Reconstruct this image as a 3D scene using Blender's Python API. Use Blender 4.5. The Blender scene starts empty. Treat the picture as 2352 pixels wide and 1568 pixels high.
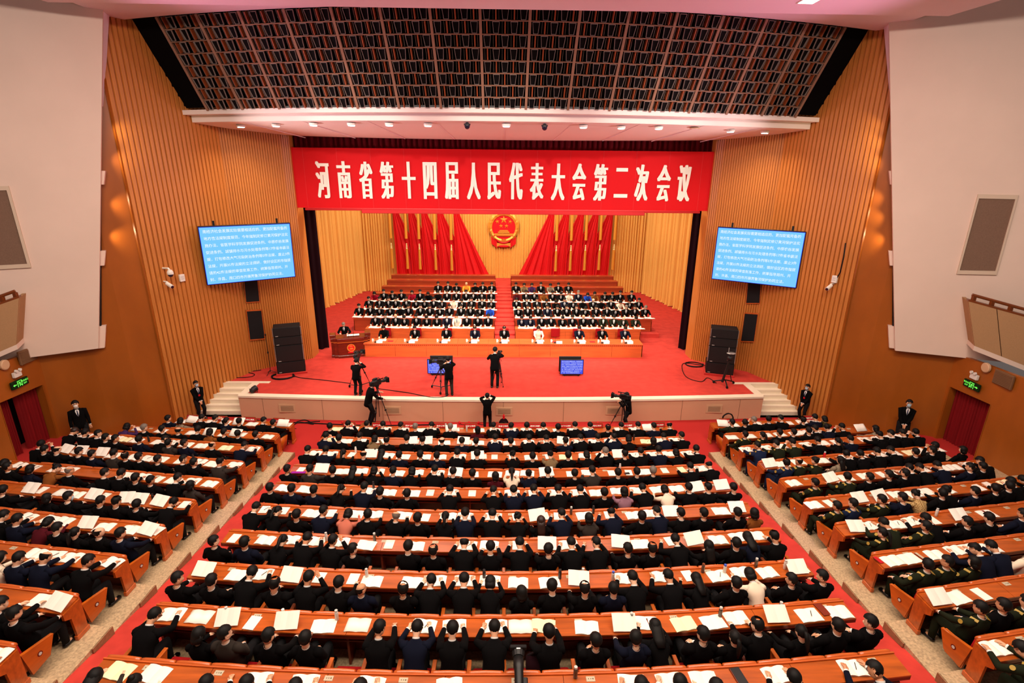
import bpy, bmesh, math, random
import numpy as np
from mathutils import Vector, Matrix
random.seed(7); rng = np.random.default_rng(7)
S = bpy.context.scene; COL = S.collection
D2R = math.pi/180
# ------------------------------------------------------------------ camera, view, light
W, H, F = 2352, 1568, 1204.0
EYE = np.array([-0.05, 0.0, 8.9])
def _rot(yaw, pitch, roll):
    cy, sy, cp, sp = math.cos(yaw), math.sin(yaw), math.cos(pitch), math.sin(pitch)
    f = np.array([sy*cp, cy*cp, -sp]); r = np.array([cy, -sy, 0.]); d = np.cross(f, r)
    return np.array([math.cos(roll)*r-math.sin(roll)*d, math.sin(roll)*r+math.cos(roll)*d, f])
RM = _rot(1.11*D2R, 17.82*D2R, 0.55*D2R)
cam = bpy.data.objects.new('camera', bpy.data.cameras.new('camera')); COL.objects.link(cam)
cam.data.sensor_width = 36; cam.data.lens = F/W*36; cam.data.clip_end = 200
M = Matrix.Identity(4)
for i in range(3):
    M[i][0] = RM[0][i]; M[i][1] = -RM[1][i]; M[i][2] = -RM[2][i]; M[i][3] = EYE[i]
cam.matrix_world = M; S.camera = cam
# measured picture points -> the hall (survey helpers)
def ray(px, py): return np.array([(px-W/2)/F, (py-H/2)/F, 1.])@RM
def atz(px, py, z): d = ray(px, py); return EYE+d*(z-EYE[2])/d[2]
def aty(px, py, y): d = ray(px, py); return EYE+d*(y/d[1])
def proj(P):
    q = (np.asarray(P, float)-EYE)@RM.T
    return W/2+F*q[0]/q[2], H/2+F*q[1]/q[2]
S.view_settings.view_transform = 'Standard'; S.view_settings.look = 'None'
S.view_settings.exposure = 0.42; S.view_settings.gamma = 1.0; S.view_settings.use_curve_mapping = False
S.cycles.max_bounces = 5; S.cycles.diffuse_bounces = 3; S.cycles.glossy_bounces = 2
S.cycles.transmission_bounces = 2; S.cycles.caustics_reflective = False; S.cycles.caustics_refractive = False
S.cycles.sample_clamp_indirect = 6.0
wd = bpy.data.worlds.new('world'); S.world = wd; wd.use_nodes = True
wd.node_tree.nodes['Background'].inputs[0].default_value = (1.0, 0.80, 0.72, 1)
wd.node_tree.nodes['Background'].inputs[1].default_value = 0.09
def area(name, loc, target, sx, sy, power, col):
    l = bpy.data.lights.new(name, 'AREA'); l.shape = 'RECTANGLE'; l.size = sx; l.size_y = sy
    l.energy = power; l.color = col
    o = bpy.data.objects.new(name, l); COL.objects.link(o); o.location = loc
    o.rotation_euler = (Vector(target)-Vector(loc)).to_track_quat('-Z', 'Y').to_euler(); return o
def spot(name, loc, target, power, col, size=40, blend=.6, rad=.15):
    l = bpy.data.lights.new(name, 'SPOT'); l.energy = power; l.color = col
    l.spot_size = size*D2R; l.spot_blend = blend; l.shadow_soft_size = rad
    o = bpy.data.objects.new(name, l); COL.objects.link(o); o.location = loc
    o.rotation_euler = (Vector(target)-Vector(loc)).to_track_quat('-Z', 'Y').to_euler(); return o
# lamps over the audience (in the ceiling behind the frame's upper edge)
area('house_lamp_row', (0, 12.0, 13.2), (0, 12.0, 0), 17, 1.2, 800, (1, .84, .68))
area('house_lamp_row', (0, 8.0, 13.2), (0, 8.0, 0), 20, 1.2, 900, (1, .84, .68))
area('house_lamp_row', (0, 4.0, 13.2), (0, 5.0, 0), 20, 1.2, 900, (1, .84, .68))
# stage battens hidden above the proscenium
area('stage_batten', (0, 27.0, 10.6), (0, 29.5, 0), 15, .8, 1050, (1, .86, .70))
area('stage_batten', (0, 31.5, 10.8), (0, 35.0, 0), 15, .8, 950, (1, .86, .68))
area('stage_batten', (0, 36.0, 11.0), (0, 39.5, 2), 17, .6, 620, (1, .84, .62))
# front-of-house spotlights in the auditorium ceiling, on the presidium and the banner
for x in (-6, -3, 0, 3, 6): spot('front_spot', (x, 9.0, 13.2), (x*.9, 26.5, 0.5), 5200, (1, .88, .76), 26, .7, .2)
for x in (-5, 0, 5): spot('front_spot', (x, 9.0, 13.2), (x*1.1, 25.0, 8.6), 2100, (1, .88, .76), 26, .8, .2)
# unseen fill lamps, added to brighten the side walls
for sx in (-1, 1): area('wall_fill', (sx*8.5, 9.0, 13.3), (sx*15.5, 17.5, 7.5), 3, .5, 470, (1, .84, .74))
# lamps in the side slots, raking over the soffit and the stage front
for sx in (-1, 1):
    spot('slot_spot', (sx*13.0, 19.1, 7.6), (sx*2, 22.6, 10.5), 1500, (1, .80, .78), 70, 1, .1)
    spot('slot_spot', (sx*13.2, 19.0, 5.6), (sx*3, 22.5, 0), 1800, (1, .84, .74), 50, 1, .1)
# coloured wash lamps: magenta on the ceiling and in pools on the aisles
spot('wash_lamp', (-7.5, 12.0, 13.0), (-6.9, 12.6, 0), 480, (.6, .14, 1), 15)
spot('wash_lamp', (7.5, 12.0, 13.0), (6.9, 11.6, 0), 480, (.6, .14, 1), 15)
spot('wash_lamp', (-13, 15.0, 8.5), (-2, 17.0, 13.6), 1150, (1, .42, .66), 95, 1)
spot('wash_lamp', (13, 15.0, 8.5), (2, 17.0, 13.6), 1150, (1, .42, .66), 95, 1)
# ------------------------------------------------------------------ materials
def srgb(r, g, b): return tuple(((c/255/12.92) if c <= 10 else ((c/255+.055)/1.055)**2.4) for c in (r, g, b))+(1,)
MATS = {}
def mat(name, col, rough=.6, spec=.4, var=0, scale=(8, 8, 8), emit=0, metal=0, coat=0, checker=None, col2=None, bump=0):
    m = bpy.data.materials.new(name); m.use_nodes = True; nt = m.node_tree; b = nt.nodes['Principled BSDF']
    c = srgb(*col) if max(col) > 1 else tuple(col)+(1,)
    b.inputs['Base Color'].default_value = c; b.inputs['Roughness'].default_value = rough
    b.inputs['Specular IOR Level'].default_value = spec; b.inputs['Metallic'].default_value = metal
    if coat: b.inputs['Coat Weight'].default_value = coat; b.inputs['Coat Roughness'].default_value = .15
    if emit:
        b.inputs['Base Color'].default_value = tuple(x*.04 for x in c[:3])+(1,)
        b.inputs['Emission Color'].default_value = c; b.inputs['Emission Strength'].default_value = emit
    if var or checker or bump:
        tc = nt.nodes.new('ShaderNodeTexCoord'); mp = nt.nodes.new('ShaderNodeMapping')
        mp.inputs['Scale'].default_value = scale; nt.links.new(tc.outputs['Object'], mp.inputs['Vector'])
        if checker:
            t = nt.nodes.new('ShaderNodeTexChecker'); t.inputs['Scale'].default_value = 1
            t.inputs['Color1'].default_value = c; t.inputs['Color2'].default_value = srgb(*checker)
            nt.links.new(mp.outputs[0], t.inputs['Vector']); nt.links.new(t.outputs[0], b.inputs['Base Color'])
        else:
            t = nt.nodes.new('ShaderNodeTexNoise'); t.inputs['Scale'].default_value = 1; t.inputs['Detail'].default_value = 4
            nt.links.new(mp.outputs[0], t.inputs['Vector'])
            if var:
                r = nt.nodes.new('ShaderNodeValToRGB'); e = r.color_ramp.elements
                e[0].position = .3; e[1].position = .7
                lo = srgb(*col2) if col2 else tuple(x*(1-var) for x in c[:3])+(1,)
                e[0].color = lo; e[1].color = tuple(min(1, x*(1+var*.6)) for x in c[:3])+(1,)
                nt.links.new(t.outputs[0], r.inputs[0]); nt.links.new(r.outputs[0], b.inputs['Base Color'])
            if bump:
                bp = nt.nodes.new('ShaderNodeBump'); bp.inputs['Strength'].default_value = bump
                nt.links.new(t.outputs[0], bp.inputs['Height']); nt.links.new(bp.outputs[0], b.inputs['Normal'])
    MATS[name] = m; return m
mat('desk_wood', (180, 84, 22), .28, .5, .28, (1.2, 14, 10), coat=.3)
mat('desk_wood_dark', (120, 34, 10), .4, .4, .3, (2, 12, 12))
mat('rail_wood', (196, 92, 36), .25, .5, .2, (2, 10, 10), coat=.4)
mat('arm_wood', (192, 92, 22), .3, .5, .25, (10, 2, 8), coat=.2)
mat('wall_wood', (192, 120, 54), .38, .4, .18, (14, 14, .7))
mat('panel_wood', (158, 84, 24), .33, .5, .16, (1.2, 1.2, .5))
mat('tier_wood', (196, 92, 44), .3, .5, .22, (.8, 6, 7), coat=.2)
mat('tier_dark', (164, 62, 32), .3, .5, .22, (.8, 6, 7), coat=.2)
mat('lectern_wood', (98, 26, 10), .25, .5, .3, (2, 2, 9), coat=.4)
mat('carpet', (198, 64, 54), .95, .1, .14, (3, 3, 3))
mat('carpet_dark', (180, 46, 42), .95, .1)
mat('white_wall', (226, 202, 186), .8, .2, .04, (.6, .6, .6))
mat('ceiling_paint', (232, 214, 220), .8, .2, .03, (.5, .5, .5))
mat('soffit_paint', (232, 218, 212), .75, .2)
mat('stone', (190, 164, 128), .5, .4, .34, (26, 26, 26))
mat('stone_edge', (150, 112, 80), .6, .3, .2, (20, 20, 20))
mat('stage_front', (212, 166, 132), .6, .3, .04, (.8, .8, .8))
mat('stone_white', (240, 226, 200), .4, .4, .04, (3, 3, 3))
mat('vent_brown', (120, 88, 62), .7, .2); mat('vent_frame', (206, 168, 132), .6, .3)
mat('gold_curtain', (234, 172, 86), .6, .3, .06, (.6, .6, .3)); mat('flag_red', (206, 14, 20), .55, .3)
mat('banner_red', (212, 14, 24), .7, .2, .03, (.7, .7, .7)); mat('velvet', (98, 8, 20), .85, .15)
mat('pelmet_red', (214, 52, 56), .7, .2, .1, (.5, 4, 2)); mat('black_drape', (26, 4, 10), .95, .1)
mat('door_velvet', (120, 8, 14), .8, .2, .15, (4, 4, .5))
mat('letter_white', (250, 250, 240), .5, .3); mat('gold', (232, 160, 60), .35, .5, metal=.35); mat('gold_dark', (208, 120, 40), .4, .5, metal=.3)
mat('gold_pale', (250, 226, 160), .4, .4); mat('grille_black', (9, 7, 8), .9, .05); mat('grille_rib', (140, 104, 84), .7, .2); mat('grille_frame', (140, 126, 118), .8, .15)
mat('grille_slat', (140, 66, 30), .6, .3); mat('grille_panel', (14, 11, 12), .9, .1)
mat('black_metal', (16, 15, 16), .45, .4); mat('black_plastic', (20, 19, 21), .5, .4); mat('rubber', (12, 12, 12), .8, .2)
mat('speaker_black', (24, 22, 24), .7, .2, .2, (60, 60, 60)); mat('steel', (170, 165, 160), .35, .5, metal=.7)
mat('lens_glass', (20, 16, 40), .1, .6); mat('silver', (198, 196, 190), .4, .5)
mat('screen_blue', (106, 178, 222), .5, .05, emit=1); mat('screen_edge', (24, 30, 215), .5, .05, emit=1)
mat('screen_text', (216, 224, 224), .5, .05, emit=1); mat('monitor_blue', (58, 72, 206), .5, .05, emit=1)
mat('lamp_glow', (255, 246, 236), .5, .1, emit=9); mat('exit_dark', (8, 40, 12), .6, .2); mat('exit_green', (120, 255, 90), .5, .1, emit=.8)
mat('beige_front', (176, 136, 98), .85, .1, .06, (30, 30, 30)); mat('wood_rail', (120, 58, 22), .35, .4, .2, (3, 3, 14))
mat('grey_fabric', (124, 98, 82), .9, .1, .1, (30, 30, 30)); mat('frame_cream', (206, 186, 164), .6, .3)
mat('white_plastic', (226, 222, 214), .4, .4); mat('seat_red', (150, 12, 16), .8, .15, .1, (20, 20, 20))
mat('paper', (250, 242, 230), .75, .2); mat('paper_cream', (244, 234, 190), .75, .2); mat('paper_blue', (90, 150, 190), .7, .2)
mat('plate_red', (200, 20, 30), .5, .3); mat('mug_white', (244, 240, 232), .3, .5); mat('thermos', (96, 84, 70), .3, .5, metal=.5)
mat('thermos_dark', (34, 26, 24), .35, .5); mat('bottle_clear', (214, 200, 190), .1, .5); mat('cap_blue', (60, 90, 190), .4, .4)
mat('cord_black', (14, 10, 10), .7, .2); mat('socket_steel', (190, 176, 150), .4, .4); mat('socket_hole', (60, 40, 34), .6, .2)
mat('red_folder', (190, 20, 34), .5, .3); mat('brown_folder', (120, 38, 16), .5, .3); mat('magenta_cloth', (150, 30, 150), .8, .2)
SKIN = [mat('skin', (222, 164, 128), .55, .3), mat('skin_tan', (206, 144, 106), .55, .3), mat('skin_pale', (232, 182, 150), .55, .3)]
CLOTH = {k: mat('cloth_'+n, c, .95, .06) for k, (n, c) in dict(K=('black', (12, 11, 12)), N=('navy', (17, 20, 34)), G=('army_green', (30, 34, 22)),
    B=('air_force_blue', (26, 36, 62)), T=('camel', (128, 74, 32)), P=('purple', (66, 40, 84)), R=('maroon', (72, 18, 26)), S=('salmon', (190, 108, 88)),
    W=('cream', (232, 214, 190)), V=('mauve', (142, 104, 118)), C=('charcoal', (50, 44, 40)), H=('khaki', (120, 98, 70)), O=('taupe', (132, 118, 98)),
    M=('olive', (64, 58, 28)), L=('royal_blue', (30, 70, 170)), Z=('saffron', (224, 140, 50)), D=('crimson', (150, 20, 40))).items()}
CLOTH['Y'] = mat('cloth_plaid', (196, 166, 112), .85, .15, checker=(150, 116, 70), scale=(26, 26, 26))
TROUSER = mat('cloth_trouser', (15, 14, 16), .85, .15)
HAIR = dict(k=mat('hair_black', (13, 10, 9), .6, .2), g=mat('hair_grey', (112, 100, 90), .5, .4), b=mat('hair_brown', (40, 22, 16), .45, .4))
SHIRT = mat('shirt_white', (238, 234, 230), .7, .2); TIE = mat('tie_dark', (40, 44, 70), .6, .3); SHOE = mat('shoe_black', (10, 9, 9), .3, .5)
MASK = mat('mask_blue', (178, 206, 222), .8, .1); EYEM = mat('eye_dark', (20, 14, 12), .3, .5); LIP = mat('lip', (176, 92, 84), .5, .3)
PATCH = mat('patch_gold', (170, 140, 60), .5, .3)
def G(n): return MATS[n] if isinstance(n, str) else n
# ------------------------------------------------------------------ mesh helpers
class MB:
    """collects vertices and faces (with a material index) for one mesh"""
    def __init__(s): s.v = []; s.f = []; s.m = []
    def add(s, vs, fs, mi=0):
        b = len(s.v); s.v += [tuple(map(float, p)) for p in vs]; s.f += [tuple(b+i for i in q) for q in fs]; s.m += [mi]*len(fs); return s
    def hexa(s, p, mi=0):   # 8 corners: bottom 0-3 ccw, top 4-7
        return s.add(p, [(3, 2, 1, 0), (4, 5, 6, 7), (0, 1, 5, 4), (1, 2, 6, 5), (2, 3, 7, 6), (3, 0, 4, 7)], mi)
    def box(s, x0, x1, y0, y1, z0, z1, mi=0):
        return s.hexa([(x0, y0, z0), (x1, y0, z0), (x1, y1, z0), (x0, y1, z0), (x0, y0, z1), (x1, y0, z1), (x1, y1, z1), (x0, y1, z1)], mi)
    def rbox(s, x0, x1, y0, y1, z0, z1, r=.02, mi=0):   # box with chamfered edges
        bm = bmesh.new(); bmesh.ops.create_cube(bm, size=1)
        for v in bm.verts: v.co = ((x0+x1)/2+v.co.x*(x1-x0), (y0+y1)/2+v.co.y*(y1-y0), (z0+z1)/2+v.co.z*(z1-z0))
        bmesh.ops.bevel(bm, geom=bm.edges[:], offset=r, segments=1, affect='EDGES'); s.bm(bm, mi); return s
    def bm(s, bm, mi=0):
        bm.verts.index_update(); s.add([v.co for v in bm.verts], [[v.index for v in f.verts] for f in bm.faces], mi); bm.free(); return s
    def loft(s, rings, mi=0, cap0=True, cap1=True):
        n = len(rings[0]); fs = []
        for k in range(len(rings)-1):
            for i in range(n): j = (i+1) % n; fs.append((k*n+i, k*n+j, (k+1)*n+j, (k+1)*n+i))
        if cap0: fs.append(tuple(range(n-1, -1, -1)))
        if cap1: fs.append(tuple((len(rings)-1)*n+i for i in range(n)))
        return s.add([p for r in rings for p in r], fs, mi)
    def tube(s, pts, r, n=8, mi=0, cap=True):
        pts = [np.array(p, float) for p in pts]; rs = r if hasattr(r, '__len__') else [r]*len(pts)
        rings = []; u = None
        for i, p in enumerate(pts):
            a = pts[max(i-1, 0)]; b = pts[min(i+1, len(pts)-1)]; t = (b-a)/(np.linalg.norm(b-a)+1e-9)
            if u is None:
                u = np.cross(t, (0, 0, 1) if abs(t[2]) < .9 else (1, 0, 0))
            u = u-t*np.dot(u, t); u = u/(np.linalg.norm(u)+1e-9); w = np.cross(t, u)
            rings.append([p+rs[i]*(math.cos(2*math.pi*k/n)*u+math.sin(2*math.pi*k/n)*w) for k in range(n)])
        return s.loft(rings, mi, cap, cap)
    def cyl(s, c, r, h, n=12, mi=0, r2=None):
        c = np.array(c, float); return s.tube([c, c+np.array([0, 0, h])], [r, r if r2 is None else r2], n, mi)
    def ball(s, c, r, seg=10, rg=6, mi=0):
        r = r if hasattr(r, '__len__') else (r, r, r)
        bm = bmesh.new(); bmesh.ops.create_uvsphere(bm, u_segments=seg, v_segments=rg, radius=1)
        for v in bm.verts: v.co = (c[0]+v.co.x*r[0], c[1]+v.co.y*r[1], c[2]+v.co.z*r[2])
        return s.bm(bm, mi)
    def mesh(s, name, mats=(), smooth=False):
        me = bpy.data.meshes.new(name); me.from_pydata(s.v, [], s.f)
        for m in mats: me.materials.append(G(m))
        if len(mats) > 1: me.polygons.foreach_set('material_index', s.m)
        if smooth: me.polygons.foreach_set('use_smooth', [True]*len(me.polygons))
        me.update(); return me
def link(name, me, parent=None, loc=None, rz=0, mw=None):
    o = bpy.data.objects.new(name, me); COL.objects.link(o)
    if parent is not None: o.parent = parent
    if mw is not None: o.matrix_basis = mw
    else:
        if loc is not None: o.location = tuple(map(float, loc))
        if rz: o.rotation_euler = (0, 0, rz)
    return o
def part(name, mb, m, parent, smooth=False, **k): return link(name, mb.mesh(name, m if isinstance(m, (list, tuple)) else [m], smooth), parent, **k)
def thing(name, label, cat, loc=(0, 0, 0), rz=0, group=None, me=None):
    o = link(name, me, None, loc, rz); o['label'] = label; o['category'] = cat
    if group: o['group'] = group
    return o
def struct(name, mb, m, label=None, smooth=False):
    o = link(name, mb.mesh(name, m if isinstance(m, (list, tuple)) else [m], smooth)); o['kind'] = 'structure'
    if label: o['label'] = label
    return o
def copy_tree(o, parent=None):
    c = o.copy(); COL.objects.link(c)
    if parent is not None: c.parent = parent
    for ch in list(o.children): copy_tree(ch, c)
    return c
ORD = 'first second third fourth fifth sixth seventh eighth ninth tenth eleventh twelfth thirteenth fourteenth fifteenth sixteenth seventeenth eighteenth nineteenth twentieth twenty-first twenty-second twenty-third twenty-fourth twenty-fifth twenty-sixth twenty-seventh twenty-eighth'.split()
NUM = 'zero one two three four five six seven eight nine ten eleven twelve'.split()
# ------------------------------------------------------------------ seating geometry
RISE = .185
def zf(r): return -1+RISE*(r-1)
def cc(r): return min(.0085, .003+.0013*(r-1))
def kk(r): return {1: .08, 2: .11}.get(r, .155)
def yrow(b, r, x):
    if b == 'c': return 17.81-1.29*(r-1)+cc(r)*x*x
    return 18.2-1.27*(r-1)+kk(r)*(abs(x)-8)
def ang(b, r, x):
    if b == 'c': return math.atan(2*cc(r)*x)
    return math.atan(kk(r))*(1 if x > 0 else -1)
OUT = {1: 12.5, 2: 13.6, 3: 14.6, 4: 14.4, 5: 14.8, 6: 14.9, 7: 15, 8: 15, 9: 15, 10: 15, 11: 15}
def strip(mb, b, r, xa, xb, ya, yb, z0, z1, n=8, mi=0):
    """box swept along a row: ya/yb are offsets from the desk's far edge"""
    rings = []
    for i in range(n+1):
        x = xa+(xb-xa)*i/n; y = yrow(b, r, x)
        rings.append([(x, y+ya, z0), (x, y+yb, z0), (x, y+yb, z1), (x, y+ya, z1)])
    return mb.loft(rings, mi)
# ------------------------------------------------------------------ floors
mb = MB(); mb.box(-18, 18, 16.9, 21, -1.3, -1); struct('floor', mb, 'carpet_dark', 'red carpeted floor in front of the stage')
za = lambda y: -1-RISE+RISE/1.27*(18.3-y)
for sx in (-1, 1):
    mb = MB(); a, b2 = sorted((sx*6.42, sx*7.6))
    mb.hexa([(a, 0, za(0)-.3), (b2, 0, za(0)-.3), (b2, 17.03, -1.3), (a, 17.03, -1.3), (a, 0, za(0)), (b2, 0, za(0)), (b2, 17.03, -1), (a, 17.03, -1)])
    fl = struct('floor', mb, 'carpet', 'sloping red carpeted aisle '+('left' if sx < 0 else 'right')+' of the centre block')
    lm = MB().cyl((0, 0, 0), .065, .012, 14).mesh('floor_lamp', ['silver'])
    for y in (16.6, 14.2, 11.9, 9.4, 6.9): link('floor_light', lm, fl, (sx*6.98, y, za(y)))
    root = struct('floor', MB().box(*sorted((sx*7.62, sx*18)), 1, 3, 0, .4), 'stone', 'stepped stone floor under the '+('left' if sx < 0 else 'right')+' seats')
    for r in range(2, 12):
        mb = MB(); xa, xb = sx*7.6, sx*16.7; rings = []
        for i in range(7):
            x = xa+(xb-xa)*i/6
            rings.append([(x, yrow('s', r, x)+.1, -1.35), (x, yrow('s', r+1, x)+.1, -1.35), (x, yrow('s', r+1, x)+.1, zf(r)), (x, yrow('s', r, x)+.1, zf(r))])
        mb.loft(rings); part('terrace', mb, 'stone', root)
        mb = MB(); y0 = yrow('s', r, 7.6)+.1
        mb.hexa([(sx*7.575-.012, y0-.5, zf(r)-.09), (sx*7.575+.012, y0-.5, zf(r)-.09), (sx*7.575+.012, y0+.015, zf(r)-RISE), (sx*7.575-.012, y0+.015, zf(r)-RISE),
                 (sx*7.575-.012, y0-.5, zf(r)+.004), (sx*7.575+.012, y0-.5, zf(r)+.004), (sx*7.575+.012, y0+.015, zf(r)+.004), (sx*7.575-.012, y0+.015, zf(r)+.004)])
        part('step_edge', mb, 'stone_edge', root)
root = struct('floor', MB().box(-6.4, 6.4, 1, 3, 0, .4), 'stone', 'stepped stone floor under the centre seats')
for r in range(2, 12):
    mb = MB(); rings = []
    for i in range(9):
        x = -6.42+12.84*i/8
        rings.append([(x, yrow('c', r, x)+.1, -1.35), (x, yrow('c', r+1, x)+.1, -1.35), (x, yrow('c', r+1, x)+.1, zf(r)), (x, yrow('c', r, x)+.1, zf(r))])
    mb.loft(rings); part('terrace', mb, 'stone', root)
# ------------------------------------------------------------------ stage
xs = np.linspace(-11, 11, 23); yf = lambda x: 19.8+.40*(x/11)**2
mb = MB(); rings = [[(x, yf(x)+.02, -.2), (x, 42, -.2), (x, 42, 0), (x, yf(x)+.02, 0)] for x in xs]; mb.loft(rings)
mb.box(-13.4, -11, 21.72, 42, -.2, 0); mb.box(11, 13.4, 21.72, 42, -.2, 0)
struct('floor_stage', mb, 'carpet', 'red carpeted stage floor')
mb = MB(); mb.loft([[(x, yf(x), -1.3), (x, yf(x)+.3, -1.3), (x, yf(x)+.3, -.06), (x, yf(x), -.06)] for x in xs])
front = struct('wall_stage_front', mb, 'stage_front', 'salmon stage front wall with air vents')
mb = MB(); mb.loft([[(x, yf(x)-.04, -.07), (x, yf(x)+.27, -.07), (x, yf(x)+.27, .015), (x, yf(x)-.04, .015)] for x in xs])
for sx in (-1, 1):
    mb.box(*sorted((sx*10.72, sx*11.04)), 20.25, 21.72, -.3, .017); mb.box(*sorted((sx*10.3, sx*12.6)), 21.55, 21.76, -.3, .016)
part('stone_rim', mb, 'stone_white', front)
for x in np.arange(-10, 11, 2.5):
    part('panel_joint', MB().box(x-.006, x+.006, yf(x)-.006, yf(x)+.05, -1, -.07), 'vent_brown', front)
for px in (655, 902, 1158, 1410, 1645):
    p = aty(px, 937, 19.85); x = p[0]; y = yf(x)
    fr = part('vent', MB().box(x-.34, x+.34, y-.035, y+.01, -.68, -.32).box(x-.26, x+.26, y-.037, y-.034, -.62, -.38, 1), ['vent_frame', 'vent_brown'], front)
    for k in range(8): part('louvre', MB().box(x-.26, x+.26, y-.05, y-.036, -.61+.03*k, -.60+.03*k), 'vent_frame', fr)
for sx in (-1, 1):
    t = struct('floor_steps', MB().box(*sorted((sx*11.02, sx*12.3)), 21.3, 21.55, -1.2, -.18), 'stone_white', 'white stone steps up to the stage at its '+('left' if sx < 0 else 'right')+' end')
    for k in range(6):
        z1 = -(k+1)*1/6.; ya = 21.55-.215*(k+1); xo = 12.15+.13*k
        mb = MB(); mb.box(*sorted((sx*11.0, sx*(xo+.45))), ya, ya+.26, -1.25, z1); part('step', mb, 'stone_white', t)
# ------------------------------------------------------------------ ribbed side walls, smooth panels, door recesses
def catmull(P, n):
    P = [np.array(p, float) for p in P]; Q = [2*P[0]-P[1]]+P+[2*P[-1]-P[-2]]; out = []
    for i in range(1, len(Q)-2):
        for k in range(n):
            t = k/n; a, b, c, d = Q[i-1:i+3]
            out.append(.5*((2*b)+(c-a)*t+(2*a-5*b+4*c-d)*t*t+(3*b-a-3*c+d)*t**3))
    return out+[P[-1]]
def resample(P, d):
    P = np.array(P); L = np.concatenate([[0], np.cumsum(np.linalg.norm(np.diff(P, axis=0), axis=1))]); n = max(1, int(round(L[-1]/d)))
    s = np.linspace(0, L[-1], n+1); return np.stack([np.interp(s, L, P[:, 0]), np.interp(s, L, P[:, 1])], 1)
BAT = {}
def batten_mesh(w, d, z0, z1):
    k = (w, d, z0, z1)
    if k not in BAT:
        mb = MB(); mb.loft([[(-w/2, 0, z), (-w/2*.75, -d, z), (w/2*.75, -d, z), (w/2, 0, z)][::-1] for z in (z0, z1)]); BAT[k] = mb.mesh('batten', ['wall_wood'])
    return BAT[k]
W1, W2 = (-9.49, 24.9), (-11.65, 23.1)
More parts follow.
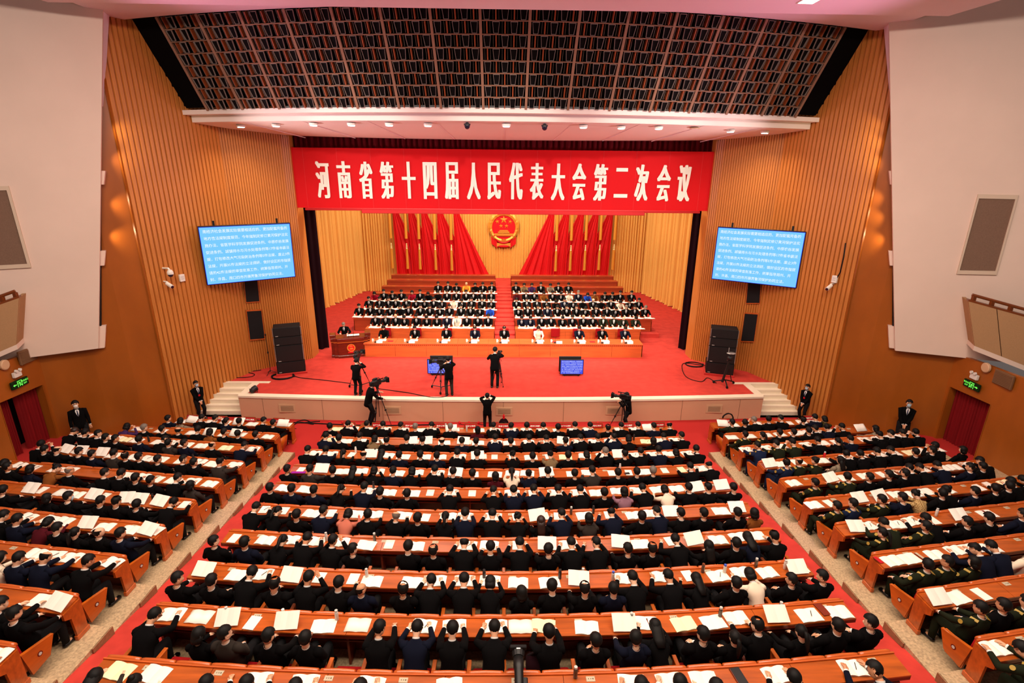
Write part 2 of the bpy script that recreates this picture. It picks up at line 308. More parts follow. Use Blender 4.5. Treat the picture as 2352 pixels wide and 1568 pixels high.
for sx, side in ((-1, 'left'), (1, 'right')):
    mir = lambda p: (p[0]*-sx, p[1])
    flat = [mir(p) for p in (W1, (-9.75, 24.62), W2)]
    curve = [mir(p) for p in catmull([W2, (-12.14, 21.9), (-12.97, 20.43), (-13.45, 19.7)], 8)]
    pan = [mir(p) for p in ((-13.45, 19.7), (-14.2, 19.0), (-15.1, 18.45))]
    rec = [mir(p) for p in ((-15.1, 18.45), (-16.45, 17.75))]
    full = flat+curve[1:]
    def sheet(pts, z0, z1, t=.12, back=0.0):
        mb = MB(); rings = []
        for i, p in enumerate(pts):
            a = np.array(pts[max(0, i-1)]); b = np.array(pts[min(len(pts)-1, i+1)]); d = (b-a)/np.linalg.norm(b-a); n = np.array([-d[1], d[0]])
            if n[1] < 0: n = -n
            p = np.array(p)+n*back; q = p+n*t
            rings.append([(p[0], p[1], z0), (q[0], q[1], z0), (q[0], q[1], z1), (p[0], p[1], z1)])
        return mb.loft(rings)
    wall = struct('wall_'+side, sheet(full, -1.3, 13.9), 'panel_wood', 'ribbed wooden wall beside the stage, '+side+' side')
    part('wall_return', MB().box(*sorted((sx*9.49, sx*9.62)), 24.85, 25.7, -.2, 10.4), 'wall_wood', wall)
    for pts, dd, w in ((flat[:2], .085, .074), (flat[1:], .10, .088), (curve, .165, .148)):
        q = resample(pts, dd)
        for i in range(len(q)-1):
            c = (q[i]+q[i+1])/2; d = q[i+1]-q[i]; a = math.atan2(d[1], d[0])
            if sx < 0: a += math.pi
            link('batten', batten_mesh(w, .028 if w < .1 else .05, -1.2, 13.85), wall, (c[0], c[1], 0), a)
    pw = struct('wall_'+side+'_panel', sheet(pan, -1.3, 13.8), 'panel_wood', 'smooth glossy brown panel wall, '+side+' side')
    p = pan[0]; part('edge_trim', MB().box(p[0]-.03, p[0]+.03, p[1]-.07, p[1]+.05, -1.2, 13.6), 'panel_wood', pw)
    rw = struct('wall_'+side+'_recess', sheet(rec, -1.3, 2.8), 'panel_wood', 'brown wall under the balcony, '+side+' side')
    # door wall with an opening
    D0, D1 = np.array((-16.45, 17.75)), np.array((-17.0, 9.0)); u = (D1-D0)/np.linalg.norm(D1-D0)
    if True:
        def seg(s0, s1, z0, z1, o0=0, o1=.15):
            mb = MB(); nn = np.array((u[1], -u[0])); nn = nn if nn[0] < 0 else -nn
            P = [D0+u*s0+nn*o0, D0+u*s1+nn*o0, D0+u*s1+nn*o1, D0+u*s0+nn*o1]
            P = [mir(q) for q in P]; return mb.hexa([(q[0], q[1], z0) for q in P]+[(q[0], q[1], z1) for q in P])
        dw = struct('wall_'+side+'_door', seg(1.72, 8.5, -1.3, 2.8), 'panel_wood', 'brown side wall with curtained doorway, '+side+' side')
        part('wall_piece', seg(0, .12, -1.3, 2.8), 'panel_wood', dw); part('wall_piece', seg(.12, 1.72, 1.55, 2.8), 'panel_wood', dw)
        part('door_jamb', seg(.1, .14, -1, 1.55, 0, .5), 'panel_wood', dw); part('door_jamb', seg(1.70, 1.74, -1, 1.55, 0, .5), 'panel_wood', dw)
        part('doorway_back', seg(0, 1.9, -1.2, 1.8, .9, 1.0), 'black_drape', dw)
        part('door_step', seg(-.3, 3.2, -1.2, -.58, -.55, .9), 'carpet_dark', dw)
        def pleats(s0, s1):
            mb = MB(); nn = np.array((u[1], -u[0])); nn = nn if nn[0] < 0 else -nn; vs = []; fs = []; n = 40
            for i in range(n+1):
                s = s0+(s1-s0)*i/n; o = .3+.055*math.sin(i*1.15)+.02*math.sin(i*2.7)
                for z in (-.57, 1.6): q = mir(D0+u*s+nn*o); vs.append((q[0], q[1], z))
            fs = [(2*i, 2*i+2, 2*i+3, 2*i+1) for i in range(n)]; return mb.add(vs, fs)
        spans = ((.14, .95), (1.2, 1.7)) if sx < 0 else ((.14, 1.0), (.98, 1.7))
        for k, (a, b) in enumerate(spans):
            o = part('door_curtain', pleats(a, b), 'door_velvet', None, True); o['category'] = 'curtain'
            o['label'] = 'dark red velvet door curtain, %s half of the %s side doorway' % (('stage-side', 'rear')[k], side)
        C = mir(D0+u*.95); rz = math.atan2(u[1], u[0]*-sx)
        # exit sign and emergency lamp over the door
        def onwall(s, z, o=-.06):
            nn = np.array((u[1], -u[0])); nn = nn if nn[0] < 0 else -nn; q = mir(D0+u*s+nn*o); return (q[0], q[1], z)
        face = math.atan2(-(-sx)*0, 1)
        yaw = (math.pi/2 if sx < 0 else -math.pi/2)+(-1 if sx < 0 else 1)*.063*-1
        E = thing('exit_sign', 'green glowing exit sign over the %s side doorway' % side, 'sign', onwall(.95, 1.95), yaw)
        part('sign_plate', MB().rbox(-.34, .34, -.03, .04, -.13, .13, .01), 'exit_dark', E)
        mb = MB(); s = -sx   # arrow, door frame, running figure (drawn on the sign's face, -y)
        fl = 1 if sx > 0 else -1
        def q2(x0, x1, z0, z1): mb.box(*sorted((x0*fl, x1*fl)), -.036, -.028, z0, z1)
        q2(.16, .24, -.015, .015); mb.add([(.24*fl, -.034, -.045), (.24*fl, -.034, .045), (.30*fl, -.034, 0)], [(0, 1, 2)]); part('arrow', mb, 'exit_green', E)
        mb = MB(); q2(-.07, -.05, -.1, .1); q2(.10, .12, -.1, .1); q2(-.07, .12, .09, .105); part('door_symbol', mb, 'exit_green', E)
        mb = MB(); mb.ball((.05*fl, -.034, .06), (.018, .006, .018), 8, 5)
        for a, b in (((.04, .04), (.0, -.02)), ((.0, -.02), (.04, -.04)), ((.04, -.04), (.03, -.085)), ((.0, -.02), (-.035, -.08)), ((.035, .03), (.075, .0)), ((.03, .03), (-.02, .035))):
            mb.tube([(a[0]*fl, -.034, a[1]), (b[0]*fl, -.034, b[1])], .011, 6)
        part('running_figure', mb, 'exit_green', E); EXIT = E
        E2 = [E, -.2*fl]; 
        for row, txt in enumerate(('安全出口', '紧急疏散')[0:1]):
            pass
        E['sx'] = sx
        L = thing('emergency_lamp', 'white twin-head emergency lamp above the %s exit sign' % side, 'lamp', onwall(.95, 2.28), yaw)
        part('housing', MB().rbox(-.15, .15, -.05, .05, -.1, .08, .012), 'white_plastic', L)
        for k in (-.08, .08): part('lamp_head', MB().tube([(k, -.02, .08), (k, -.03, .11), (k, -.06, .13), (k, -.1, .13)], [.02, .03, .055, .05], 10), 'white_plastic', L)
        V = thing('wall_speaker', 'round pale wall speaker below the balcony, %s side' % side, 'speaker', onwall(1.25, 2.72), yaw)
        part('grille', MB().tube([(0, .03, 0), (0, -.03, 0), (0, -.05, 0)], [.17, .17, .14], 18), 'vent_frame', V)
        V = thing('air_vent', 'dark air vent in the brown wall beside the exit sign, %s side' % side, 'vent', onwall(1.9 if sx > 0 else .4, 2.55 if sx > 0 else 2.75), yaw)
        part('vent_frame', MB().rbox(-.36, .36, -.02, .05, -.24, .24, .01), 'vent_brown', V)
        for k in range(9): part('slat', MB().box(-.32, .32, -.035, -.015, -.21+.048*k, -.19+.048*k), 'vent_brown', V)
# ------------------------------------------------------------------ white balcony walls
def plane_hit(px, py, A, n): d = ray(px, py); return EYE+d*(np.dot(A-EYE, n)/np.dot(d, n))
for sx, side in ((-1, 'left'), (1, 'right')):
    A = np.array((sx*14.7, 18.3, 2.4)); uu = np.array((sx*2.4, -1.3, 0))/2.73; n = np.array((sx*-1.3, -2.4, 0))/2.73; bk = -n
    hit = lambda px, py, off=0: plane_hit(px, py, A+n*off, n)
    if sx < 0: P = [hit(226, 800), hit(-160, 851), hit(-300, -140), hit(219, -140)]
    else: P = [hit(2056, 805), hit(2500, 852), hit(2700, -140), hit(2065, -140)]
    P = [np.array(p) for p in P]
    for p in (P[2], P[3]): p[2] = 14.6
    mb = MB(); mb.hexa([P[0], P[1], P[1]+bk*.16, P[0]+bk*.16, P[3], P[2], P[2]+bk*.16, P[3]+bk*.16])
    bw = struct('wall_'+side+'_balcony', mb, 'white_wall', 'white balcony side wall, '+side+' side')
    at = lambda s, dz=0: P[0]+(P[3]-P[0])*s
    def epx(y): return (226-(6)*(800-y)/800, y) if sx < 0 else (2056+8*(805-y)/778, y)
    e = lambda y: hit(*epx(y))
    q0, q1 = e(240), P[3]
    part('fascia', MB().hexa([q0+bk*.16, q0+uu*.3+bk*.16, q0+uu*.3+bk*.66, q0-uu*.12+bk*.66, q1+bk*.16, q1+uu*.3+bk*.16, q1+uu*.3+bk*.66, q1-uu*.12+bk*.66]), 'ceiling_paint', bw)
    for (ya, yb, d) in ((392, 424, .42), (578, 612, .36), (752, 803, .55)):
        a, b = e(yb), e(ya)
        part('ledge', MB().hexa([a-uu*.16+bk*.17, a+uu*.35+bk*.17, a+uu*.35+bk*d, a-uu*.16+bk*d]+[b-uu*.20+bk*.17, b+uu*.35+bk*.17, b+uu*.35+bk*d, b-uu*.20+bk*d]), 'white_wall', bw)
    for (ya, yb) in ((250, 392), (424, 578), (612, 752)):
        a, b = e(yb)-uu*.06, e(ya)-uu*.06
        part('slot_glass', MB().hexa([a+bk*.2, a+uu*.04+bk*.2, a+uu*.04+bk*.5, a+bk*.5]+[b+bk*.2, b+uu*.04+bk*.2, b+uu*.04+bk*.5, b+bk*.5]), 'black_plastic', bw)
        # the small side lamps in the slot that light the brown panel
        if ya < 600:
            for f in ((.25, .75) if sx < 0 else (.2, .55, .85)):
                p = a+(b-a)*f+bk*.10-uu*.16; spot('side_slot_lamp', p, p-uu*.7+bk*.45+np.array((0, 0, -.3)), 34, (1, .78, .45), 100, .9, .05)
    # framed fabric panel
    Q = [(0, 619), (72, 614), (20, 428), (-40, 428)] if sx < 0 else [(2197, 629), (2288, 631), (2339, 448), (2246, 446)]
    if sx < 0: Q = [(-70, 622), (72, 614), (20, 427), (-120, 430)]
    C = [hit(*q, .03) for q in Q]; ctr = sum(C)/4
    t = thing('acoustic_panel', 'slanted grey fabric panel with cream frame on the %s white wall' % side, 'panel', ctr)
    C = [c-ctr for c in C]; I = [c*.90 for c in C]
    part('fabric', MB().hexa([c*.93-n*.02 for c in C]+[c*.93+n*.0 for c in C]), 'grey_fabric', t)
    for k in range(4):
        a, b, c, d = C[k], C[(k+1) % 4], I[(k+1) % 4], I[k]
        part('frame_bar', MB().hexa([a-n*.03, b-n*.03, c-n*.03, d-n*.03, a+n*.035, b+n*.035, c+n*.035, d+n*.035]), 'frame_cream', t)
    # balcony box
    off = .8
    if sx < 0: T0, T1, B0, B1 = hit(44, 684, off), hit(-150, 752, off), hit(38, 791, off), hit(-150, 872, off)
    else: T0, T1, B0, B1 = hit(2224, 692, off), hit(2500, 768, off), hit(2238, 794, off), hit(2500, 897, off)
    o = (T0+B0)/2
    t = thing('balcony_box', 'beige curved balcony front with wooden handrail on the %s white wall' % side, 'balcony', o)
    T0, T1, B0, B1 = [p-o for p in (T0, T1, B0, B1)]
    segs = 4
    for k in range(segs):
        a, b = k/segs, (k+1)/segs
        p = [B0+(B1-B0)*a, B0+(B1-B0)*b, T0+(T1-T0)*b, T0+(T1-T0)*a]; g = (T1-T0)/np.linalg.norm(T1-T0)*.012
        p = [p[0]+g, p[1]-g, p[2]-g, p[3]+g]
        part('front_panel', MB().hexa([p[0], p[1], p[1]+bk*.1, p[0]+bk*.1, p[3], p[2], p[2]+bk*.1, p[3]+bk*.1]), 'beige_front', t)
    part('end_panel', MB().hexa([B0+bk*.1, B0+uu*.1+bk*.1, B0+uu*.1+bk*.8, B0+bk*.8, T0+bk*.1, T0+uu*.1+bk*.1, T0+uu*.1+bk*.8, T0+bk*.8]), 'beige_front', t)
    dz = np.array((0, 0, 1.))
    part('soffit_ledge', MB().hexa([B0-dz*.16, B1-dz*.16, B1-dz*.16+bk*.8, B0-dz*.16+bk*.8, B0, B1, B1+bk*.8, B0+bk*.8]), 'white_wall', t)
    part('wood_sill', MB().hexa([T0-n*.02, T1-n*.02, T1+bk*.25, T0+bk*.25, T0+dz*.06-n*.02, T1+dz*.06-n*.02, T1+dz*.06+bk*.25, T0+dz*.06+bk*.25]), 'wood_rail', t)
    part('handrail', MB().tube([T0+bk*.2+dz*.2+uu*.1, T1+bk*.2+dz*.2], .05, 8), 'wood_rail', t)
    for k in range(4):
        p = T0+(T1-T0)*(.05+.16*k)+bk*.15; part('rail_bracket', MB().box(p[0]-.05, p[0]+.05, p[1]-.05, p[1]+.05, p[2], p[2]+.2), 'wood_rail', t)
# ------------------------------------------------------------------ ceiling, soffit, light grille
bcur = lambda x: (19.75+1.95*(x/12.1)**2, 11.02); tcur = lambda x: (18.25+2.15*(x/12.7)**2, 13.72)
mb = MB(); rings = []
for x in np.linspace(-13.2, 13.2, 25):
    y = tcur(x)[0]-.02; rings.append([(x, y, 13.72), (x, 16.4, 13.72), (x, 16.4, 14.1), (x, y, 14.1)])
mb.loft(rings)
cl = struct('ceiling', mb, 'ceiling_paint', 'pinkish white ceiling above the light bridge')
a, b = atz(1570, -6, 13.42), atz(2178, 37, 13.42); a2 = (-a[0], a[1]); b2 = (-b[0], b[1])
part('dropped_ceiling', MB().hexa([(-16, -4, 13.42), (16, -4, 13.42), (b[0], b[1], 13.42), (-b[0], b[1], 13.42), (-16, -4, 13.75), (16, -4, 13.75), (b[0], b[1], 13.75), (-b[0], b[1], 13.75)]), 'ceiling_paint', cl)
d = atz(1859, 3, 13.4); t = thing('ceiling_light', 'small glowing square light in the pink ceiling above the right wall', 'lamp', (d[0], d[1], 13.41))
part('diffuser', MB().box(-.2, .2, -.2, .2, -.015, .005), 'lamp_glow', t); part('trim_ring', MB().box(-.24, .24, -.24, .24, -.01, .008), 'white_plastic', t)
def wall_y(x):
    x = abs(x)
    P = [(9.49, 24.9), (9.75, 24.62), (11.65, 23.1), (12.14, 21.9), (12.97, 20.43)]
    return float(np.interp(x, [p[0] for p in P], [p[1] for p in P]))
lip = lambda x: 20.1+1.9*(x/12.0)**2
mb = MB(); rings = []
for x in np.linspace(-12.02, 12.02, 33):
    y0 = lip(x); y1 = max(y0+.02, min(24.87, wall_y(x))); z1 = 10.64-.36*(y1-y0)/4.8
    rings.append([(x, y0, 10.64), (x, y1, z1), (x, y1, z1+.25), (x, y0, 10.95)])
mb.loft(rings)
sf = struct('ceiling_soffit', mb, 'soffit_paint', 'white soffit with downlights over the stage opening')
mb = MB(); mb.loft([[(x, bcur(x)[0], 10.88), (x, bcur(x)[0]+.7, 10.88), (x, bcur(x)[0]+.7, 11.04), (x, bcur(x)[0], 11.04)] for x in np.linspace(-12.2, 12.2, 25)])
part('upper_ledge', mb, 'soffit_paint', sf)
for x in np.linspace(-9, 9, 9):
    y0, y1 = lip(x*1.1), 24.8
    part('panel_joint', MB().hexa([(x*1.1-.008, y0, 10.634), (x*1.1+.008, y0, 10.634), (x*.97+.008, y1, 10.274), (x*.97-.008, y1, 10.274), (x*1.1-.008, y0, 10.66), (x*1.1+.008, y0, 10.66), (x*.97+.008, y1, 10.30), (x*.97-.008, y1, 10.30)]), 'ceiling_paint', sf)
def soffit_z(x, y): return 10.64-.36*(y-lip(x))/4.8
def on_soffit(px, py):
    z = 10.55
    for _ in range(6): p = atz(px, py, z); z = soffit_z(p[0], p[1])
    return atz(px, py, z)
lampm = MB().cyl((0, 0, -.05), .12, .05, 16).mesh('bulb', ['lamp_glow']); ringm = MB().tube([(0, 0, -.06), (0, 0, .02)], [.155, .165], 16).mesh('housing', ['white_plastic'])
DL = [(553, 288), (634, 286), (720, 284), (807, 284), (894, 284), (983, 285), (1163, 286), (1340, 289), (1427, 291), (1513, 292), (1678, 299), (1757, 302)]
for i, (px, py) in enumerate(DL):
    p = on_soffit(px, py); t = thing('downlight', 'bright round downlight in the white soffit, %s from the left' % ORD[i], 'lamp', (p[0], p[1], p[2]-.0), 0, 'downlights in the soffit')
    o = link('housing', ringm, t); o = link('bulb', lampm, t, (0, 0, -.03))
    spot('downlight_beam', (p[0], p[1], p[2]-.12), (p[0], p[1]-.2, 0), 260, (1, .87, .74), 140, 1, .1)
for i, (px, py) in enumerate(((1073, 284), (1251, 287))):
    p = on_soffit(px, py); t = thing('dome_camera', ('left', 'right')[i]+' of the two black dome cameras hanging under the soffit', 'camera', p)
    part('base', MB().cyl((0, 0, -.05), .12, .05, 14), 'black_plastic', t); part('dome', MB().ball((0, 0, -.07), (.1, .1, .12), 12, 8), 'lens_glass', t, True)
p = on_soffit(1596, 294); t = thing('ceiling_vent', 'flat round vent in the white soffit between the lights', 'vent', p)
part('ring', MB().cyl((0, 0, -.02), .2, .02, 18), 'vent_frame', t); part('core', MB().cyl((0, 0, -.03), .13, .02, 18), 'white_plastic', t)
# the light grille
gr = thing('light_grille', 'big black slatted light grille between the ceiling and the soffit', 'grille', (0, 19, 12.4)); go = np.array((0, 19, 12.4))
def gp(u, v, off=0):
    xb, xt = -12.15+24.3*u, -12.75+25.5*u; yb, zb = bcur(xb); yt, zt = tcur(xt)
    return np.array((xb+(xt-xb)*v, yb+(yt-yb)*v-off*.86, zb+(zt-zb)*v-off*.5))-go
mb = MB(); vs = [gp(i/24, j, -.22) for j in (0, 1) for i in range(25)]
part('backing', mb.add(vs, [(i, i+1, 26+i, 25+i) for i in range(24)]), 'grille_black', gr)
U = [.047+.906*i/15 for i in range(16)]
def bar(a, b, w, d, m='grille_rib', mi=0):
    a, b = np.array(a), np.array(b); mb = MB(); t = (b-a)/np.linalg.norm(b-a); n = np.array((0, -.86, -.5)); s = np.cross(t, n); s /= np.linalg.norm(s)
    return mb.hexa([a-s*w/2-n*d/2, a+s*w/2-n*d/2, a+s*w/2+n*d/2, a-s*w/2+n*d/2, b-s*w/2-n*d/2, b+s*w/2-n*d/2, b+s*w/2+n*d/2, b-s*w/2+n*d/2])
for u in U: part('divider', bar(gp(u, 0), gp(u, 1), .085, .12), 'grille_rib', gr)
for j in range(1, 8):
    mb = MB(); v = j/8; mb.loft([[gp(u, v-.004, .0), gp(u, v-.004, .05), gp(u, v+.004, .05), gp(u, v+.004, 0)] for u in U]); part('tier_bar', mb, 'grille_rib', gr)
fm = None
def frame_at(u0, u1, v0, v1):
    """local frame matrix of a grille cell"""
    c = gp((u0+u1)/2, (v0+v1)/2, .03); x = gp(u1, (v0+v1)/2)-gp(u0, (v0+v1)/2); y = gp((u0+u1)/2, v1)-gp((u0+u1)/2, v0)
    lx, ly = np.linalg.norm(x), np.linalg.norm(y); x /= lx; y /= ly; n = np.cross(x, y)
    Mx = Matrix.Identity(4)
    for i in range(3): Mx[i][0] = x[i]*lx; Mx[i][1] = y[i]*ly; Mx[i][2] = n[i]; Mx[i][3] = c[i]
    return Mx
mb = MB(); o = [(-.40, .47), (.40, .47), (.27, -.45), (-.27, -.45)]; i_ = [(-.365, .44), (.365, .44), (.24, -.43), (-.24, -.43)]
for k in range(4):
    a, b, c, d = o[k], o[(k+1) % 4], i_[(k+1) % 4], i_[k]
    mb.hexa([(*a, -.02), (*b, -.02), (*c, -.02), (*d, -.02), (*a, .03), (*b, .03), (*c, .03), (*d, .03)])
mb.hexa([(*q, -.05) for q in i_]+[(*q, -.01) for q in i_], 1); fm = mb.mesh('frame', ['grille_frame', 'grille_panel'])
mb = MB(); mb.box(-.065, .065, -.46, .46, -.12, .02); mb.box(-.33, -.31, -.47, .47, -.1, -.04, 1); mb.box(.31, .33, -.47, .47, -.1, -.04, 1); sm = mb.mesh('slat', ['grille_slat', 'grille_frame'])
for bq in range(15):
    for j in range(8):
        for k in range(5):
            g0 = U[bq]+.0022; g1 = U[bq+1]-.0022; u0 = g0+(g1-g0)*k/5; u1 = g0+(g1-g0)*(k+1)/5
            isf = (k+j+bq) % 2 == 0
            link('frame' if isf else 'slat', fm if isf else sm, gr, mw=frame_at(u0, u1, j/8+.004, (j+1)/8-.004))
# ------------------------------------------------------------------ writing
def text_mesh(body, size=1.0, offset=0.0, extrude=0.0, name='text', res=2):
    cu = bpy.data.curves.new('txt', 'FONT'); cu.body = body; cu.size = size; cu.offset = offset; cu.extrude = extrude
    cu.align_x = 'CENTER'; cu.align_y = 'CENTER'; cu.resolution_u = res
    o = bpy.data.objects.new('txt', cu); COL.objects.link(o); dg = bpy.context.evaluated_depsgraph_get()
    me = bpy.data.meshes.new_from_object(o.evaluated_get(dg)); bpy.data.objects.remove(o); bpy.data.curves.remove(cu)
    me.name = name; me.materials.clear(); return me
def arrays(me):
    n = len(me.vertices); v = np.empty(n*3); me.vertices.foreach_get('co', v); return v.reshape(-1, 3), [tuple(p.vertices) for p in me.polygons]
def upright(me, m, sx=1, sz=1, thick=None, smear=()):
    """text in xy -> standing in xz, facing -y; SMEAR: sideways copies that embolden the stems"""
    v, f = arrays(me); c = (v.min(0)+v.max(0))/2; mb = MB()
    for i, dx in enumerate(smear or (0,)):
        mb.add(np.stack([(v[:, 0]-c[0])*sx+dx, -v[:, 2]-i*.003, (v[:, 1]-c[1])*sz], 1), f)
    bpy.data.meshes.remove(me); return mb.mesh('text', [m])
for o in [o for o in COL.objects if o.get('category') == 'sign' and 'exit' in o.name]:
    sx = o['sx']; del o['sx']; fl = 1 if sx > 0 else -1
    for z, t in ((.045, '安全出口'), (-.05, 'EXIT')):
        link('sign_text', upright(text_mesh(t, .07, .002, 0, res=1), 'exit_green'), o, (-.19*fl, -.034, z))
# ------------------------------------------------------------------ curtains of the stage
def curtain(name, label, P0, P1, z0, z1, m, depth=.12, per=.42, cat='curtain', seed=0, hem=0.0):
    r = random.Random(seed); P0, P1 = np.array(P0, float), np.array(P1, float); L = np.linalg.norm(P1-P0); n = int(L/per*8); d = (P1-P0)/L; nn = np.array((-d[1], d[0]))
    ph = [0]; 
    for i in range(n): ph.append(ph[-1]+2*math.pi/8*r.uniform(.65, 1.45))
    vs = []; Z = (z0, z0+.25, (z0+z1)/2, z1)
    for i in range(n+1):
        a = math.sin(ph[i])+.35*math.sin(ph[i]*.37+1)
        for k, z in enumerate(Z):
            q = P0+d*L*i/n+nn*(depth*a*(1.15 if k == 0 else 1)+(hem*math.sin(ph[i]*.5) if k == 0 else 0))
            vs.append((q[0], q[1], z+(.03*math.sin(ph[i]*.7) if k == 0 else 0)))
    mb = MB(); mb.add(vs, [(4*i+k, 4*i+4+k, 4*i+5+k, 4*i+1+k) for i in range(n) for k in range(3)])
    return thing(name, label, cat, me=mb.mesh(name, [m], True))
curtain('stage_curtain', 'wide golden pleated backdrop curtain behind the flags and emblem', (11.2, 40.4), (-11.2, 40.4), .0, 9.5, 'gold_curtain', .075, .21, seed=1)
curtain('stage_curtain', 'golden pleated side curtain on the left of the stage', (-10.9, 40.3), (-12.9, 32.0), .02, 9.5, 'gold_curtain', .16, .30, seed=2, hem=.1)
curtain('stage_curtain', 'golden pleated side curtain on the right of the stage', (12.9, 31.5), (10.9, 40.3), .02, 9.5, 'gold_curtain', .16, .30, seed=3, hem=.1)
curtain('masking_curtain', 'dark purple masking curtain at the left edge of the stage opening', (-9.2, 26.45), (-9.95, 25.9), .02, 8.8, 'black_drape', .03, .3, seed=4)
curtain('masking_curtain', 'dark purple masking curtain at the right edge of the stage opening', (10.1, 25.95), (9.4, 26.55), .02, 8.8, 'black_drape', .03, .3, seed=5)
curtain('valance', 'dark red pleated valance above the long banner', (9.6, 25.35), (-9.6, 25.35), 9.55, 10.9, 'velvet', .07, .26, seed=6)
# ------------------------------------------------------------------ banner
bn = thing('banner', 'long red banner with eighteen tall white Chinese characters over the stage', 'banner', (0, 25.0, 8.6))
part('cloth', MB().box(-9.5, 9.5, 0, .06, -1.31, 1.29), 'banner_red', bn)
for x in np.linspace(-9, 9, 13): part('cloth_seam', MB().box(x-.008, x+.008, -.006, 0, -1.3, 1.28), 'pelmet_red', bn)
CENT = [(742, 413), (791, 413), (841, 414), (889, 414), (939, 414), (988, 415), (1037, 415), (1088, 416), (1135, 416), (1185, 416), (1233, 417), (1282, 418), (1330, 418), (1379, 419), (1427, 420), (1474, 420), (1524, 421), (1571, 421)]
WID = {'一': .72, '二': .7, '十': .7}
for (px, py), ch in zip(CENT, '河南省第十四届人民代表大会第二次会议'):
    p = aty(px, py, 24.97); me = text_mesh(ch, 1.0, 0, .0, res=3); v, f = arrays(me); w = np.ptp(v[:, 0]); h = np.ptp(v[:, 1])
    sz = 1.60/h if ch != '二' else 1.30/h; sx = .54/w
    link('character', upright(me, 'letter_white', sx, sz, smear=(-.045, -.03, -.015, .0, .015, .03, .045)), bn, (p[0], -.03, p[2]-8.6))
pl = thing('pelmet', 'salmon red cloth-wrapped beam along the lower edge of the banner', 'beam', (0, 25.4, 7.25))
part('main_beam', MB().rbox(-6.6, 6.6, -.3, .5, -.2, .02, .02), 'pelmet_red', pl)
for s in (-1, 1): part('end_beam', MB().rbox(*sorted((s*6.6, s*9.2)), -.3, .4, -.08, .02, .02), 'pelmet_red', pl)
# ------------------------------------------------------------------ flags and emblem
ZB = 1.2; ZT = float(aty(1000, 486, 39.5)[2]); ZS = [float(aty(1000, q, 39.5)[2]) for q in (548, 475, 617, 572)]
def flag(xl, mirror, i):
    s = -1 if mirror else 1; mb = MB(); vs = []; nu, nv = 64, 14
    y0 = 39.9-.2*i
    for j in range(nv+1):
        v = j/nv; z = 7.6-(7.6-ZB)*v; wd = .38+2.25*max(0, (ZT-z)/(ZT-ZB))
        for a in range(nu+1):
            u = a/nu; fold = math.sin(u*26+1.2*v*v)*(.03+.045*v)+.018*math.sin(u*61)
            sag = .25*max(0, v-.75)*u
            vs.append((xl+s*(u*wd+.12*v), y0-.05+fold, z+sag))
    fs = [(j*(nu+1)+a, j*(nu+1)+a+1, (j+1)*(nu+1)+a+1, (j+1)*(nu+1)+a) for j in range(nv) for a in range(nu)]
    t = thing('flag', 'large draped red flag, %s from the left in the row behind the stage' % ORD[i if not mirror else 9-i], 'flag', group='red flags behind the stage')
    part('cloth', mb.add(vs, fs), 'flag_red', t, True)
    x = xl+s*-.16
    for za, zb, nm in ((ZS[0], ZS[1]+.5, 'upper_staff'), (ZS[2], ZS[3], 'lower_staff')):
        st = part(nm, MB().tube([(x, y0-.25, za), (x, y0-.25, zb)], [.11, .085], 10), 'gold', t)
        for k in range(4): part('finial_ring', MB().ball((x, y0-.25, zb+.04+.11*k), (.075-.008*k, .075-.008*k, .05), 10, 6), 'gold_pale', st)
for i, px in enumerate((899, 936, 966.5, 1004, 1042)): flag(aty(px, 490, 39.6)[0], False, i)
for i, px in enumerate((1411, 1376.5, 1342, 1307.5, 1273)): flag(aty(px, 492, 39.6)[0], True, i)
def star(mb, c, r, y, h, mi=0, rot=0):
    P = []
    for k in range(10):
        a = math.pi/2+rot+k*math.pi/5; q = r if k % 2 == 0 else r*.4; P.append((c[0]+q*math.cos(a), y, c[1]+q*math.sin(a)))
    P.append((c[0], y-h, c[1])); return mb.add(P, [(k, 10, (k+1) % 10) for k in range(10)], mi)
